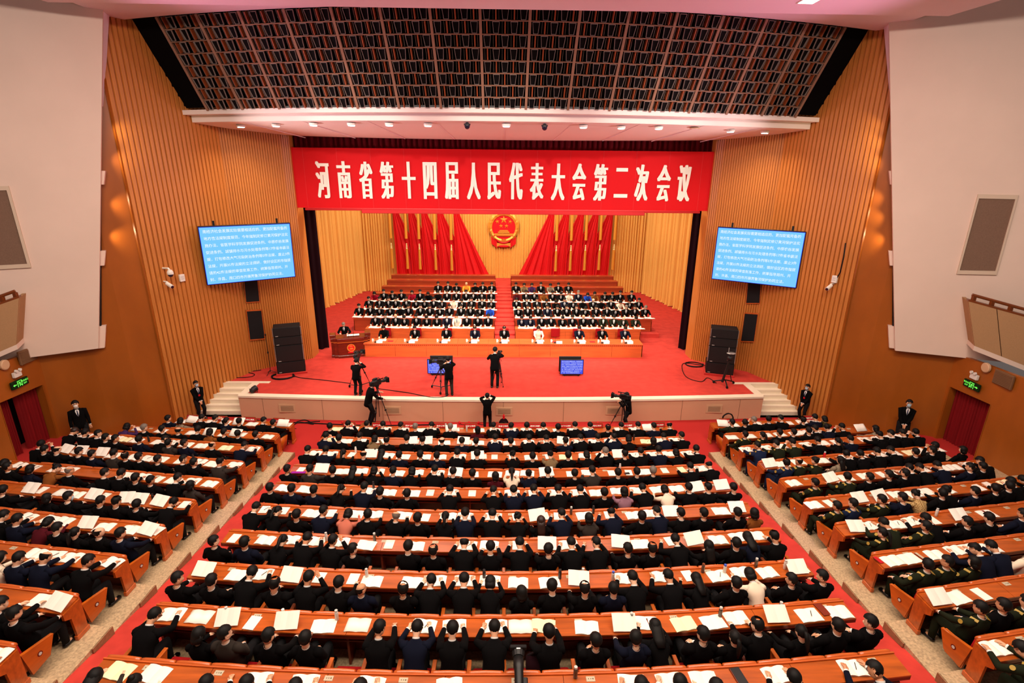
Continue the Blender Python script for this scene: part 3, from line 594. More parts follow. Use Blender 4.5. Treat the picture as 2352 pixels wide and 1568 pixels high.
def emblem(t, R, thick):
    """round crest: disc, wreath, five stars, gate tower, cogwheel, drapery; faces -y, centre at the origin, disc radius R"""
    part('disc', MB().tube([(0, .02, 0), (0, -thick*.3, 0)], R, 40), 'banner_red', t)
    wr = MB(); n = 48
    rings = []
    for k in range(n+1):
        a = -math.pi/2+.18+(2*math.pi-.36)*k/n; w = .30+.05*math.sin(a); cx, cz = math.cos(a), math.sin(a); ro, ri = R*(1.0+w), R*.98
        bump = .25*abs(math.sin(k*1.9))*thick
        rings.append([(ri*cx, .02, ri*cz), (ri*cx, -thick*.7, ri*cz), ((ri+ro)/2*cx, -thick*1.1-bump, (ri+ro)/2*cz), (ro*cx, -thick*.5, ro*cz), (ro*cx, .02, ro*cz)])
    part('wreath', wr.loft(rings), 'gold', t, False)
    for c, r, rot in (((0, .62), .33, 0), ((-.54, .46), .19, .2), ((.54, .46), .19, -.2), ((-.23, .10), .19, .1), ((.23, .10), .19, -.1)):
        part('star', star(MB(), (c[0]*R, c[1]*R), r*R, -thick*.35, thick*.5, rot=rot), 'gold', t)
    for x0, x1, z0, z1 in ((-.34, .34, -.27, -.22), (-.48, .48, -.46, -.36), (-.40, .40, -.36, -.27), (-.80, .80, -.60, -.51), (-.76, .76, -.72, -.60)):
        part('gate_tower', MB().box(x0*R, x1*R, -thick*.8, 0, z0*R, z1*R), 'gold' if z0 in (-.27, -.60, -.46) else 'gold_dark', t)
    gm = MB(); rr = []
    for k in range(33):
        a = math.pi*k/32; q = R*(.26 if (k//2) % 2 else .22); rr.append((q*math.cos(a), -thick*.9, -1.18*R+q*math.sin(a)))
    m0 = len(rr); gm.add(rr+[(x, 0, z) for x, y, z in rr]+[(0, -thick*.9, -1.18*R)], [(k, k+1, m0+k+1, m0+k) for k in range(m0-1)]+[(k, 2*m0, k+1) for k in range(m0-1)]); part('cogwheel', gm, 'gold_dark', t)
    for s in (-1, 1):
        dm = MB(); vs = []
        for j in range(5):
            for i in range(7):
                u = i/6; v = j/4; vs.append((s*R*(.55+.50*u-.02*v), -thick*.4-.03*math.sin(u*9)*R, R*(-1.02+.28*u-(.62)*v+.1*v*(1-u)*-1)))
        part('drapery', dm.add(vs, [(j*7+i, j*7+i+1, (j+1)*7+i+1, (j+1)*7+i) for j in range(4) for i in range(6)]), 'flag_red', t)
    part('drapery_band', MB().tube([(R*.98*math.cos(a), -thick*.5, R*1.28*math.sin(a)) for a in np.linspace(-math.pi*.83, -math.pi*.17, 14)], R*.09, 6), 'flag_red', t)
    part('lower_knot', MB().rbox(-.58*R, .58*R, -thick*.6, 0, -1.60*R, -1.30*R, .01), 'gold', t)
    part('lower_drape', MB().ball((0, -thick*.7, -1.56*R), (.48*R, thick*.2, .10*R), 16, 6), 'flag_red', t)
p = aty(1157, 522, 40.2); em = thing('emblem', 'round red and gold state emblem with stars and gate on the golden curtain', 'emblem', (p[0], 40.26, p[2])); emblem(em, .90, .14)
# ------------------------------------------------------------------ stage desks, risers, steps
TY = [27.5+1.37*i for i in range(8)]
TPX = [(839, 1136, 1183, 1472, 755), (812, 1136, 1182, 1498, 731), (834, 1136, 1181, 1474, 713), (847, 1137, 1180, 1461, 694.7), (856, 1137, 1178, 1451, 675), (877, 1137, 1175, 1432, 659), (889, 1138, 1174, 1419, 644.7), (899, 1138, 1173, 1409, 633)]
TZ = [float(aty(1150, t[4], y)[2]) for t, y in zip(TPX, TY)]; TX = [tuple(float(aty(t[k], t[4], y)[0]) for k in range(4)) for t, y in zip(TPX, TY)]
for i, (y, z, X) in enumerate(zip(TY, TZ, TX)):
    fz = max(z-.76, 0)
    if i > 0:
        mb = MB(); mb.box(X[0]-.35, X[3]+.35, y-.42, 40.2, -.1, fz); struct('floor_riser', mb, 'carpet', 'red carpeted stage tier number '+NUM[i])
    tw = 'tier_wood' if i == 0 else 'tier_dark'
    for s, (a, b) in enumerate(((X[0], X[1]), (X[2], X[3]))):
        t = thing('tier_desk', 'long reddish wooden desk, %s half, %s tier behind the presidium' % (('left', 'right')[s], ORD[i]), 'desk', ((a+b)/2, y, fz))
        h = (b-a)/2; zt = z-fz; n = 5 if i < 2 else 4
        for k in range(n):
            xa, xb = -h+2*h*k/n, -h+2*h*(k+1)/n
            part('front_panel', MB().box(xa+.004, xb-.004, 0, .03, .02, zt-.14), tw, t)
            part('desktop_panel', MB().rbox(xa+.002, xb-.002, -.04, .5, zt-.03, zt, .006), tw, t)
        part('top_moulding', MB().box(-h, h, -.02, .03, zt-.14, zt-.03), tw, t)
        for e in (-h, h-.03): part('end_panel', MB().box(e, e+.03, .0, .45, .0, zt-.03), tw, t)
prev = 0
st = thing('aisle_steps', 'red carpeted steps rising between the two halves of the tiers', 'stairs', (.12, 28, 0))
for i in range(8):
    y = 27.0+1.37*i; z = (max(TZ[i]-.76, 0)) if i else .0; z2 = (z+max(TZ[i+1]-.76, 0))/2 if i < 7 else 0
    for k, (zz, ya) in enumerate(((z+.0, y), (z2, y+.7))):
        if zz > .05: part('step', MB().box(-.58, .56, ya-28, ya-28+1.0, -.05, zz+.004+.004*k), ('carpet', 'carpet_dark')[0], st)
    if z > .05: part('step_nosing', MB().box(-.58, .56, y-28-.015, y-28+.01, z-.05, z-.01), 'carpet_dark', st)
# presidium table
pt = thing('presidium_table', 'long orange wooden presidium table with nine front panels on the stage', 'table', (.03, 25.05, 0))
for k in range(9):
    xa, xb = -7.03+14.06*k/9, -7.03+14.06*(k+1)/9
    part('front_panel', MB().box(xa+.006, xb-.006, .02, .06, .03, .62), 'tier_wood', pt); part('desktop_panel', MB().rbox(xa+.003, xb-.003, -.03, .85, .69, .725, .006), 'tier_wood', pt)
part('carved_moulding', MB().box(-7.03, 7.03, .0, .06, .62, .69), 'tier_wood', pt); part('plinth', MB().box(-7.03, 7.03, .01, .06, 0, .035), 'tier_wood', pt)
for e in (-7.03, 6.99): part('end_panel', MB().box(e, e+.04, .02, .82, 0, .69), 'tier_wood', pt)
mb = MB()
for k in range(140): x = -7+14*k/139.; mb.box(x-.02, x+.02, -.012, .0, .625, .645)
o = part('dentils', mb, 'lectern_wood', pt); o['kind'] = 'stuff'
PRES = [(883, 765, 'w', 'K'), (954, 764, 'k', 'K'), (1026, 760, 'k', 'K'), (1091, 760, 'h', 'N'), (1158, 762, 'h', 'K'), (1236, 764, 'w', 'W'), (1329, 765, 'k', 'N'), (1382, 765, 'k', 'K'), (1434, 764, 'k', 'N')]
for i, px in enumerate([p[0] for p in PRES][:6]+[1278]+[p[0] for p in PRES][6:]):
    x = aty(px, 770, 26.4)[0]; ch = thing('stage_chair', 'red upholstered chair behind the presidium table, %s from the left' % ORD[i], 'chair', (x, 26.72, 0), math.pi, 'chairs behind the presidium table')
    part('seat', MB().rbox(-.25, .25, -.2, .26, .38, .47, .03), 'seat_red', ch); part('backrest', MB().rbox(-.24, .24, -.27, -.19, .5, .98, .03), 'seat_red', ch)
    for a in (-.22, .22):
        for b in (-.22, .22): part('leg', MB().tube([(a, b, 0), (a, b, .4)], .018, 6), 'wood_rail', ch)
    x2 = x; d = 'before the %s presidium seat from the left' % ORD[i]
    t = thing('mug', 'white lidded tea mug '+d, 'mug', (x-.36, 25.35, .725), 0, 'presidium tea mugs'); part('body', MB().cyl((0, 0, 0), .042, .12, 12), 'mug_white', t); part('lid', MB().tube([(0, 0, .12), (0, 0, .135), (0, 0, .15)], [.046, .03, .012], 12), 'mug_white', t)
    part('handle', MB().tube([(.04, 0, .03), (.075, 0, .05), (.075, 0, .08), (.04, 0, .1)], .008, 6), 'mug_white', t)
    t = thing('name_plate', 'white folded name card '+d, 'sign', (x+.02, 25.16, .725), 0, 'presidium name cards'); part('front_face', MB().hexa([(-.15, -.05, 0), (.15, -.05, 0), (.15, -.045, 0), (-.15, -.045, 0), (-.15, 0, .12), (.15, 0, .12), (.15, .005, .12), (-.15, .005, .12)]), 'paper', t)
    part('back_face', MB().hexa([(-.15, .05, 0), (.15, .05, 0), (.15, .055, 0), (-.15, .055, 0), (-.15, 0, .12), (.15, 0, .12), (.15, .005, .12), (-.15, .005, .12)]), 'paper', t)
    t = thing('microphone', 'small black table microphone '+d, 'microphone', (x-.17, 25.2, .725), 0, 'presidium microphones'); part('base', MB().rbox(-.08, .08, -.05, .06, 0, .04, .01), 'black_plastic', t); part('gooseneck', MB().tube([(0, .04, .04), (0, .08, .2), (0, .16, .28)], .007, 6), 'black_metal', t)
for i, px in enumerate((897, 1273, 1361)):
    x = aty(px, 781, 25.4)[0]; t = thing('folder', 'red folder lying on the presidium table, %s from the left' % ORD[i], 'folder', (x, 25.4, .725)); part('cover', MB().rbox(-.13, .13, -.1, .1, 0, .012, .003), 'red_folder', t); part('spine', MB().box(-.135, -.125, -.1, .1, 0, .014), 'brown_folder', t)
# ------------------------------------------------------------------ lectern
lc = thing('lectern', 'dark carved wooden lectern with a gold and red crest on its front', 'lectern', (-7.62, 25.05, 0), .28)
for x0, x1, y0 in ((-.62, .62, -.05), (-.80, -.60, .03), (.60, .80, .03), (-.94, -.80, .14), (.80, .94, .14)):
    part('front_panel', MB().rbox(x0, x1, y0, y0+.35, .12, .84, .008), 'lectern_wood', lc); part('plinth', MB().rbox(x0-.02, x1+.02, y0-.04, y0+.38, 0, .13, .012), 'lectern_wood', lc)
    part('cornice', MB().rbox(x0-.02, x1+.02, y0-.05, y0+.38, .84, 1.0, .012), 'lectern_wood', lc); part('moulding', MB().box(x0-.015, x1+.015, y0-.07, y0, .80, .83), 'rail_wood', lc)
part('desktop', MB().hexa([(-.84, -.08, 1.0), (.84, -.08, 1.0), (.84, .5, 1.0), (-.84, .5, 1.0), (-.84, -.08, 1.03), (.84, -.08, 1.03), (.84, .5, 1.07), (-.84, .5, 1.07)]), 'lectern_wood', lc)
for s in (-1, 1): part('side_wing', MB().rbox(*sorted((s*.70, s*.98)), .1, .62, 1.0, 1.17, .015), 'lectern_wood', lc)
e = link('crest', MB().tube([(0, .012, 0), (0, .004, 0)], .2, 24).mesh('crest', ['gold']), lc, (0, -.075, .50))
for nm, mb, m in (('disc', MB().tube([(0, .003, .01), (0, -.004, .01)], .155, 24), 'banner_red'), ('star', star(MB(), (0, .1), .05, -.006, .01), 'gold'), ('gate', MB().ball((0, -.004, -.05), (.1, .008, .03), 12, 6), 'gold'), ('drapery', MB().rbox(-.17, .17, -.01, 0, -.26, -.19, .004), 'flag_red')): part(nm, mb, m, e)
for x, z in ((-.085, .085), (.085, .085), (-.04, .03), (.04, .03)): part('star', star(MB(), (x, z), .028, -.006, .008), 'gold', e)
t = thing('speech_pages', 'open white pages of a speech on the lectern', 'booklet', (-7.55, 25.3, 1.075), .28); part('page', MB().rbox(-.3, 0, -.13, .15, 0, .015, .004), 'paper', t); part('page', MB().rbox(.005, .3, -.13, .15, 0, .012, .004), 'paper', t)
t = thing('microphone', 'pair of thin black gooseneck microphones on the lectern', 'microphone', (-7.6, 25.12, 1.04), .28)
for s in (-.12, .12): part('gooseneck', MB().tube([(s, 0, 0), (s, .0, .2), (s*.8, .06, .34), (s*.6, .14, .4)], .009, 6), 'black_metal', t)
# ------------------------------------------------------------------ screens
LINES = '南经济社会发展实际需要相适应的、更加配套完备的|地方性法规制度规范。今年拟制定修订黄河保护法实|施办法、省医学科学院发展促进条例、中原农谷发展|促进条例、城镇排水与污水处理条例等17件省本级法|规，打包修改大气污染防治条例等5件法规、废止3件|法规，开展35件法规的立法调研，做好设区的市拟提|请的42件法规的审查批准工作，统筹指导郑州、开|封、许昌、周口四市开展贾鲁河保护协同立法。'.split('|')
TXT = []
for i, l in enumerate(LINES):
    me = text_mesh(l, 1, .003, 0, res=1); v, f = arrays(me); TXT.append((v, f)); bpy.data.meshes.remove(me)
FULLW = max(np.ptp(v[:, 0]) for v, f in TXT)
def line_meshes(w, h):
    out = []; s = w*.935/FULLW
    for i, (v, f) in enumerate(TXT):
        x0 = v[:, 0].min(); z = h*(.5-(i+.62)/8.25)
        out.append(MB().add(np.stack([(v[:, 0]-x0)*s-w*.4675, np.zeros(len(v)), v[:, 1]*s*1.08+z], 1), f).mesh('text_line', ['screen_text']))
    return out
def wall_screen(label, c, yaw, tilt, w, h):
    t = thing('wall_screen', label, 'screen', c, yaw); t.rotation_euler = (tilt, 0, yaw)
    part('case', MB().rbox(-w/2-.04, w/2+.04, .0, .14, -h/2-.04, h/2+.05, .015), 'black_plastic', t); part('edge_glow', MB().box(-w/2-.015, w/2+.015, -.006, .0, -h/2-.015, h/2+.015), 'screen_edge', t)
    part('display', MB().box(-w/2, w/2, -.012, -.006, -h/2, h/2), 'screen_blue', t)
    for m in line_meshes(w, h): link('text_line', m, t, (0, -.016, 0))
    for s in (-.34, .36): part('hanger', MB().box(s*w-.04, s*w+.04, .06, .10, h/2, h/2+.24), 'black_metal', t)
    part('wall_bracket', MB().box(-.3, .6, .14, .75, -.5, .5), 'black_metal', t)
wall_screen('big blue screen with white Chinese text on the left ribbed wall', (-10.61, 22.13, 5.60), 34.0*D2R, 3*D2R, 3.38, 2.28)
wall_screen('big blue screen with white Chinese text on the right ribbed wall', (10.85, 22.40, 5.56), -34.4*D2R, -.5*D2R, 3.38, 2.25)
def monitor(label, c, w, h, yaw=0):
    t = thing('floor_monitor', label, 'monitor', c, yaw); part('case', MB().rbox(-w/2-.03, w/2+.03, .0, .07, .1, .1+h+.06, .012), 'black_plastic', t)
    part('display', MB().box(-w/2, w/2, -.008, .0, .13, .13+h), 'monitor_blue', t)
    for m in line_meshes(w, h): link('text_line', m, t, (0, -.012, .13+h/2))
    part('foot_bar', MB().box(-w*.4, w*.4, .02, .12, .05, .1), 'black_metal', t)
    for s in (-.32, .32): part('caster', MB().ball((s*w, .05, .045), (.04, .045, .045), 8, 6), 'rubber', t)
    return t
def monitor_back(label, c, w, h):
    t = thing('floor_monitor', label, 'monitor', c, 0); part('case', MB().rbox(-w/2, w/2, 0, .08, .14, .14+h, .012), 'black_plastic', t); part('stand', MB().box(-w*.3, w*.3, -.0, .3, 0, .06), 'black_metal', t); part('neck', MB().box(-.08, .08, .02, .08, .05, .3), 'black_metal', t)
monitor('low floor monitor glowing blue with white text, left one on stage', (-2.93, 22.5, 0), 1.04, .64); monitor_back('black back-turned monitor behind the left stage text monitor', (-2.85, 22.75, 0), 1.04, .74)
monitor('low floor monitor glowing blue with white text, right one on stage', (3.14, 22.45, 0), 1.02, .66); monitor_back('black back-turned monitor behind the right stage text monitor', (3.08, 22.7, 0), 1.02, .74)
# ------------------------------------------------------------------ loudspeaker stacks, wall grilles
for sx, c, yaw in ((-1, (-9.82, 22.95), 20.5*D2R), (1, (10.14, 22.9), -18*D2R)):
    nm = ('left', 'right')[sx > 0]; base = thing('platform', 'low red carpeted block under the %s loudspeaker stack' % nm, 'platform', (c[0], c[1], 0), yaw)
    part('block', MB().rbox(-.66, .66, -.42, .5, 0, .09, .01), 'carpet', base); part('edge', MB().box(-.66, .66, -.43, -.42, 0, .085), 'carpet_dark', base)
    z = .09
    for k, (h, lab) in enumerate(((.54, 'lowest subwoofer'), (.78, 'tall second cabinet'), (.40, 'third flat cabinet'), (.44, 'topmost flat cabinet'))):
        t = thing('loudspeaker', 'black loudspeaker, %s of the %s stage stack' % (lab, nm), 'speaker', (c[0], c[1], z), yaw, 'stacked loudspeakers beside the stage')
        w = .60 if k == 0 else .565; part('cabinet', MB().rbox(-w, w, -.36, .4, .004, h-.006, .015), 'speaker_black', t); part('front_grille', MB().box(-w+.03, w-.03, -.37, -.36, .03, h-.03), 'black_plastic', t)
        part('badge', MB().box(-w+.08, -w+.19, -.375, -.37, .05, .07), 'silver', t)
        if k: 
            for s in (-1, 1): part('side_rail', MB().box(*sorted((s*w, s*(w+.035))), -.3, -.24, .03, h-.03), 'steel', t)
        z += h
    # black grilles in the ribbed wall
    for (q, lab) in ((((560, 640), (591, 640), (596, 692), (565, 694)), 'upper'), (((566, 714), (600, 712), (608, 777), (574, 780)), 'lower')) if sx < 0 else ((((1719, 640), (1748, 640), (1745, 696), (1714, 696)), 'upper'), (((1711, 719), (1741, 721), (1732, 784), (1702, 783)), 'lower')):
        A = np.array((sx*11.65, 23.1, 0.)); n = np.array((-sx*.64, -.768, 0)); C = [plane_hit(a, b, A+n*.10, n) for a, b in q]; ct = sum(C)/4; C = [x-ct for x in C]; C = [C[3], C[2], C[1], C[0]]
        t = thing('wall_grille', 'black rectangular speaker grille in the %s ribbed wall, %s one' % (nm, lab), 'grille', ct); part('cloth', MB().hexa([x*.97 for x in C]+[x*.97+n*.03 for x in C]), 'speaker_black', t)
        part('frame', MB().hexa([x*1.06-n*.03 for x in C]+[x*1.06+n*.015 for x in C]), 'rail_wood', t)
# ------------------------------------------------------------------ figures
def nrm(v): v = np.array(v, float); return v/(np.linalg.norm(v)+1e-9)
def ik(a, b, l1, l2, pole):
    a, b = np.array(a, float), np.array(b, float); d = b-a; L = np.linalg.norm(d)
    if L > (l1+l2)*.985: b = a+d/L*(l1+l2)*.985; d = b-a; L = np.linalg.norm(d)
    t = d/L; h = (l1*l1-l2*l2+L*L)/(2*L); p = np.array(pole, float); p = p-t*np.dot(p, t); p = nrm(p)
    return a+t*h+p*math.sqrt(max(0, l1*l1-h*h)), b
def skeleton(P):
    """joints of one pose; the figure faces +y, origin on the floor under the hips"""
    J = {}; st = P.get('stand', False); lean = P['lean']*D2R; sl = P.get('slide', 0)
    pel = np.array((0, sl, .95 if st else .545)); a1 = lean*(.8 if lean > 0 else 1); a2 = lean*1.1+(.10 if lean >= 0 else .22); ah = P['head']*D2R
    mid = pel+.25*np.array((0, math.sin(a1), math.cos(a1))); nb = mid+.27*np.array((0, math.sin(a2), math.cos(a2)))
    an = (a2+ah)/2; hb = nb+.085*np.array((0, math.sin(an), math.cos(an))); hz = np.array((0, math.sin(ah), math.cos(ah))); hc = hb+.115*hz
    yaw = P.get('yaw', 0)*D2R; fw = np.array((0, math.cos(ah), -math.sin(ah))); rt = np.array((1., 0, 0))
    hy = fw*math.cos(yaw)+rt*math.sin(yaw)*-1; hx = np.cross(hy, hz)
    sp = np.array((0, math.sin(a2), math.cos(a2))); sc = nb-.075*sp
    J.update(pel=pel, mid=mid, nb=nb, hb=hb, hc=hc, sp=sp, sc=sc, chest=nb-.17*sp, hx=hx, hy=hy, hz=hz)
    for s, k in ((-1, 'L'), (1, 'R')):
        sh = sc+np.array((s*.185, 0, 0)); tgt = np.array(P[k], float)
        el, wr = ik(sh, tgt, .29, .255, P.get('pole'+k, (s*.9, -.3, -.8))); J['sh'+k], J['el'+k], J['wr'+k] = sh, el, wr
        hip = pel+np.array((s*.095, 0, -.02)); J['hip'+k] = hip
        if st: an_ = np.array((s*.12, P.get('foot'+k, 0), .085)); kn, an_ = ik(hip, an_, .45, .44, (s*.1, 1, 0))
        else: kn = np.array((s*.12, sl+.43, .53)); an_ = np.array((s*.12, sl+.43+P.get('shin', 0), .085))
        J['kn'+k], J['an'+k] = kn, an_
    return J
def body_mesh(J, name):
    V = []; E = []; Rr = []
    def v(p, r, par=None):
        V.append(tuple(map(float, p))); Rr.append(r); i = len(V)-1
        if par is not None: E.append((par, i))
        return i
    hx, hy, hz = J['hx'], J['hy'], J['hz']
    pel = v(J['pel'], .125); mid = v(J['mid'], .12, pel); ch = v(J['chest'], .13, mid); nb = v(J['nb'], .06, ch); hb = v(J['hb'], .056, nb)
    h1 = v(J['hc']-.055*hz+.012*hy, .075, hb); h2 = v(J['hc']+.02*hz, .094, h1); h3 = v(J['hc']+.085*hz, .07, h2)
    v(J['hc']-.025*hz+.105*hy, .016, h1); v(J['hc']-.1*hz+.065*hy, .034, h1)
    for s in (-1, 1): v(J['hc']-.02*hz+s*.088*hx-.012*hy, .02, h1)
    for k, s in (('L', -1), ('R', 1)):
        a = v(J['sh'+k], .062, ch); b = v(J['el'+k], .044, a); w = v(J['wr'+k], .028, b)
        d = nrm(J['wr'+k]-J['el'+k]); side = nrm(np.cross(d, (0, 0, 1))); dn = nrm(np.cross(side, d))*-1
        if dn[2] > 0: dn = -dn
        pm = v(J['wr'+k]+d*.05, .028, w)
        for f, (o, l) in enumerate(((-.03, .075), (-.010, .088), (.011, .084), (.03, .066))):
            q = J['wr'+k]+d*.092+side*o; a1 = v(q, .0105, pm); a2 = v(q+d*l*.5+dn*l*.22, .0095, a1); v(q+d*l*.75+dn*l*.55, .008, a2)
        tq = J['wr'+k]+d*.045+side*(-s*.042)*(1 if np.dot(side, (1, 0, 0)) > 0 else -1); a1 = v(tq, .012, w); v(tq+d*.045+dn*.02, .010, a1)
        hp = v(J['hip'+k], .09, pel); kn = v(J['kn'+k], .058, hp); an = v(J['an'+k], .042, kn)
        fd = np.array((0, 1, 0)); v(J['an'+k]+fd*.15-np.array((0, 0, .045)), .035, an)
    me = bpy.data.meshes.new(name); me.from_pydata(V, E, []); o = bpy.data.objects.new(name, me); COL.objects.link(o)
    m = o.modifiers.new('s', 'SKIN'); m.use_smooth_shade = True
    sv = me.skin_vertices[0].data if me.skin_vertices else None
    if sv is None:
        bpy.context.view_layer.objects.active = o; me.skin_vertices  # modifier creates the layer on evaluation
    for i, r in enumerate(Rr): me.skin_vertices[0].data[i].radius = (r, r); me.skin_vertices[0].data[i].use_root = (i == 0)
    s = o.modifiers.new('u', 'SUBSURF'); s.levels = 1; s.render_levels = 1
    out = bpy.data.meshes.new_from_object(o.evaluated_get(bpy.context.evaluated_depsgraph_get())); bpy.data.objects.remove(o)
    n = len(out.vertices); co = np.empty(n*3); out.vertices.foreach_get('co', co); co = co.reshape(-1, 3)
    # slimmer skull, sunken eye sockets, jaw
    q = co-J['hc']; lx, ly, lz = q@hx, q@hy, q@hz; inh = (np.abs(lx) < .14) & (np.abs(ly) < .16) & (lz > -.13) & (lz < .2)
    lx2 = lx*np.where(inh, .97, 1); ly2 = ly*np.where(inh, 1.10, 1)
    sock = inh & (ly > .05) & (lz > .0) & (lz < .035) & (np.abs(lx) > .015) & (np.abs(lx) < .06); ly2 = np.where(sock, ly2-.010, ly2)
    co = J['hc']+lx2[:, None]*hx+ly2[:, None]*hy+lz[:, None]*hz; out.vertices.foreach_set('co', co.ravel()); out.update()
    out.name = name; out.materials.clear(); out.materials.append(SKIN[0]); out.polygons.foreach_set('use_smooth', [True]*len(out.polygons)); return out
def ring(c, u, v, a, b, n=12, sq=1.0):
    out = []
    for k in range(n):
        t = 2*math.pi*k/n; x, y = math.cos(t), math.sin(t); x = math.copysign(abs(x)**sq, x); y = math.copysign(abs(y)**sq, y); out.append(np.array(c)+np.array(u)*a*x+np.array(v)*b*y)
    return out
X = np.array((1., 0, 0))
def torso_rings(J, st, grow=0, female=False):
    pel, mid, nb, sp = J['pel'], J['mid'], J['nb'], J['sp']; s1 = nrm(mid-pel); f1 = np.cross(X, s1)*1; f2 = np.cross(X, sp)
    w = .9 if female else 1; g = grow; R = []
    if st: R += [(pel-.16*s1, f1, .185, .135), (pel-.04*s1, f1, .185, .135)]
    else: R += [(pel-.03*s1-.02*f1*0, f1, .20, .15)]
    R += [(pel+.10*s1, f1, .178, .132), (mid-.02*s1, f1, .170 if not female else .150, .125), (nb-.21*sp, f2, .200, .132), (nb-.13*sp, f2, .222, .128), (nb-.07*sp, f2, .218, .105), (nb-.025*sp, f2, .165, .088), (nb+.010*sp, f2, .095, .078), (nb+.038*sp, f2, .072, .070)]
    return [ring(c, X, f, (a+g)*w, b+g, 14, .85) for c, f, a, b in R]
def sleeve(mb, J, k, g=0, female=False, mi=0):
    a, b, w = J['sh'+k], J['el'+k], J['wr'+k]; s = .88 if female else 1
    inn = a+(J['sc']-a)*.30; m1 = a+(b-a)*.5; m2 = b+(w-b)*.5
    mb.tube([inn, a, m1, b-(b-a)*.12, b, b+(w-b)*.14, m2, w-(w-b)*.06], [r*s+g for r in (.086, .082, .066, .060, .058, .056, .050, .043)], 10, mi)
def leg_tubes(mb, J, k, st):
    h, n, a = J['hip'+k], J['kn'+k], J['an'+k]
    mb.tube([h+np.array((0, 0, .0)), h+(n-h)*.5, n-(n-h)*.1, n, n+(a-n)*.12, n+(a-n)*.6, a+np.array((0, 0, .0))], [.105, .092, .076, .075, .074, .064, .060], 10)
HM = {}
def hair_mesh(style):
    if style in HM: return HM[style]
    mb = MB(); bm = bmesh.new(); bmesh.ops.create_uvsphere(bm, u_segments=24, v_segments=16, radius=1)
    kill = []
    for f in bm.faces:
        c = f.calc_center_median(); x, y, z = c
        face = y > .18 and z < .50-.15*abs(x); low = z < (-.86 if y < -.05 else -.5); ear = abs(x) > .55 and -.85 < z < .06 and y > -.30
        if style in 'wl': low = z < -.85; ear = False
        d = face or low or ear
        if style == 'h' and c.normalized().dot(Vector((0, -.30, .954))) > .84: d = True
        if style == 'b' and (z > .18 or y > .05): d = True
        if d: kill.append(f)
    bmesh.ops.delete(bm, geom=kill, context='FACES')
    k = dict(w=1.13, l=1.10, p=1.04, u=1.05).get(style, 1.05); rr = random.Random(hash(style) % 97)
    for v in bm.verts:
        j = 1+rr.uniform(-.025, .03); z = v.co.z
        v.co = (v.co.x*.099*k*j, v.co.y*.112*k*j-.004, z*(.110 if z > 0 else (.132 if style in 'wl' else .118))*k*j+.022)
    ext = bmesh.ops.solidify(bm, geom=bm.faces[:], thickness=.012) if False else None
    mb.bm(bm)
    if style == 'l':
        mb.loft([ring((0, -.045, .02), X, (0, 1, 0), .10, .075, 10), ring((0, -.06, -.10), X, (0, 1, 0), .105, .065, 10), ring((0, -.085, -.24), X, (0, 1, 0), .10, .045, 10), ring((0, -.10, -.36), X, (0, 1, 0), .07, .03, 10)])
    if style == 'w':
        mb.loft([ring((0, -.035, .02), X, (0, 1, 0), .104, .082, 10), ring((0, -.045, -.07), X, (0, 1, 0), .108, .078, 10), ring((0, -.05, -.125), X, (0, 1, 0), .09, .06, 10)])
    if style == 'p': mb.tube([(0, -.10, .05), (0, -.145, .03), (0, -.16, -.06), (0, -.15, -.2), (0, -.14, -.3)], [.025, .036, .042, .034, .012], 9)
    if style == 'u': mb.ball((0, -.115, .055), (.055, .045, .05), 10, 7)
    me = mb.mesh('hair', [HAIR['k']], True); HM[style] = me; return me
POSES = {   # lean, head pitch, hand targets (seated; the desk's near edge is .55 ahead of the hips, its top .76 up)
    'lowread': dict(lean=-20, slide=.12, head=22, L=(-.20, .50, .72), R=(.20, .50, .72)), 'lowlap': dict(lean=-21, slide=.13, head=16, L=(-.05, .36, .66), R=(.06, .38, .67)),
    'lowarm': dict(lean=-17, slide=.10, head=8, L=(-.30, .34, .67), R=(.05, .34, .66)), 'backread': dict(lean=-8, slide=.05, head=28, L=(-.19, .50, .78), R=(.19, .50, .78)),
    'backlap': dict(lean=-8, slide=.05, head=22, L=(-.08, .36, .64), R=(.09, .38, .64)), 'up': dict(lean=5, slide=0, head=26, L=(-.17, .56, .81), R=(.17, .58, .81)),
    'upwrite': dict(lean=6, slide=0, head=34, L=(-.20, .55, .81), R=(.16, .66, .82)), 'fwd': dict(lean=18, slide=0, head=42, L=(-.19, .66, .81), R=(.14, .70, .81)),
    'fwdreach': dict(lean=16, slide=0, head=38, L=(-.24, .82, .82), R=(.24, .84, .82), poleL=(-1, -.2, -.2), poleR=(1, -.2, -.2)), 'bent': dict(lean=31, slide=0, head=58, L=(-.22, .68, .81), R=(.17, .72, .81)),
    'face': dict(lean=20, slide=0, head=40, L=(-.10, .50, 1.02), R=(.12, .52, 1.0), poleL=(-.8, .1, -1), poleR=(.8, .1, -1))}
PC = {}
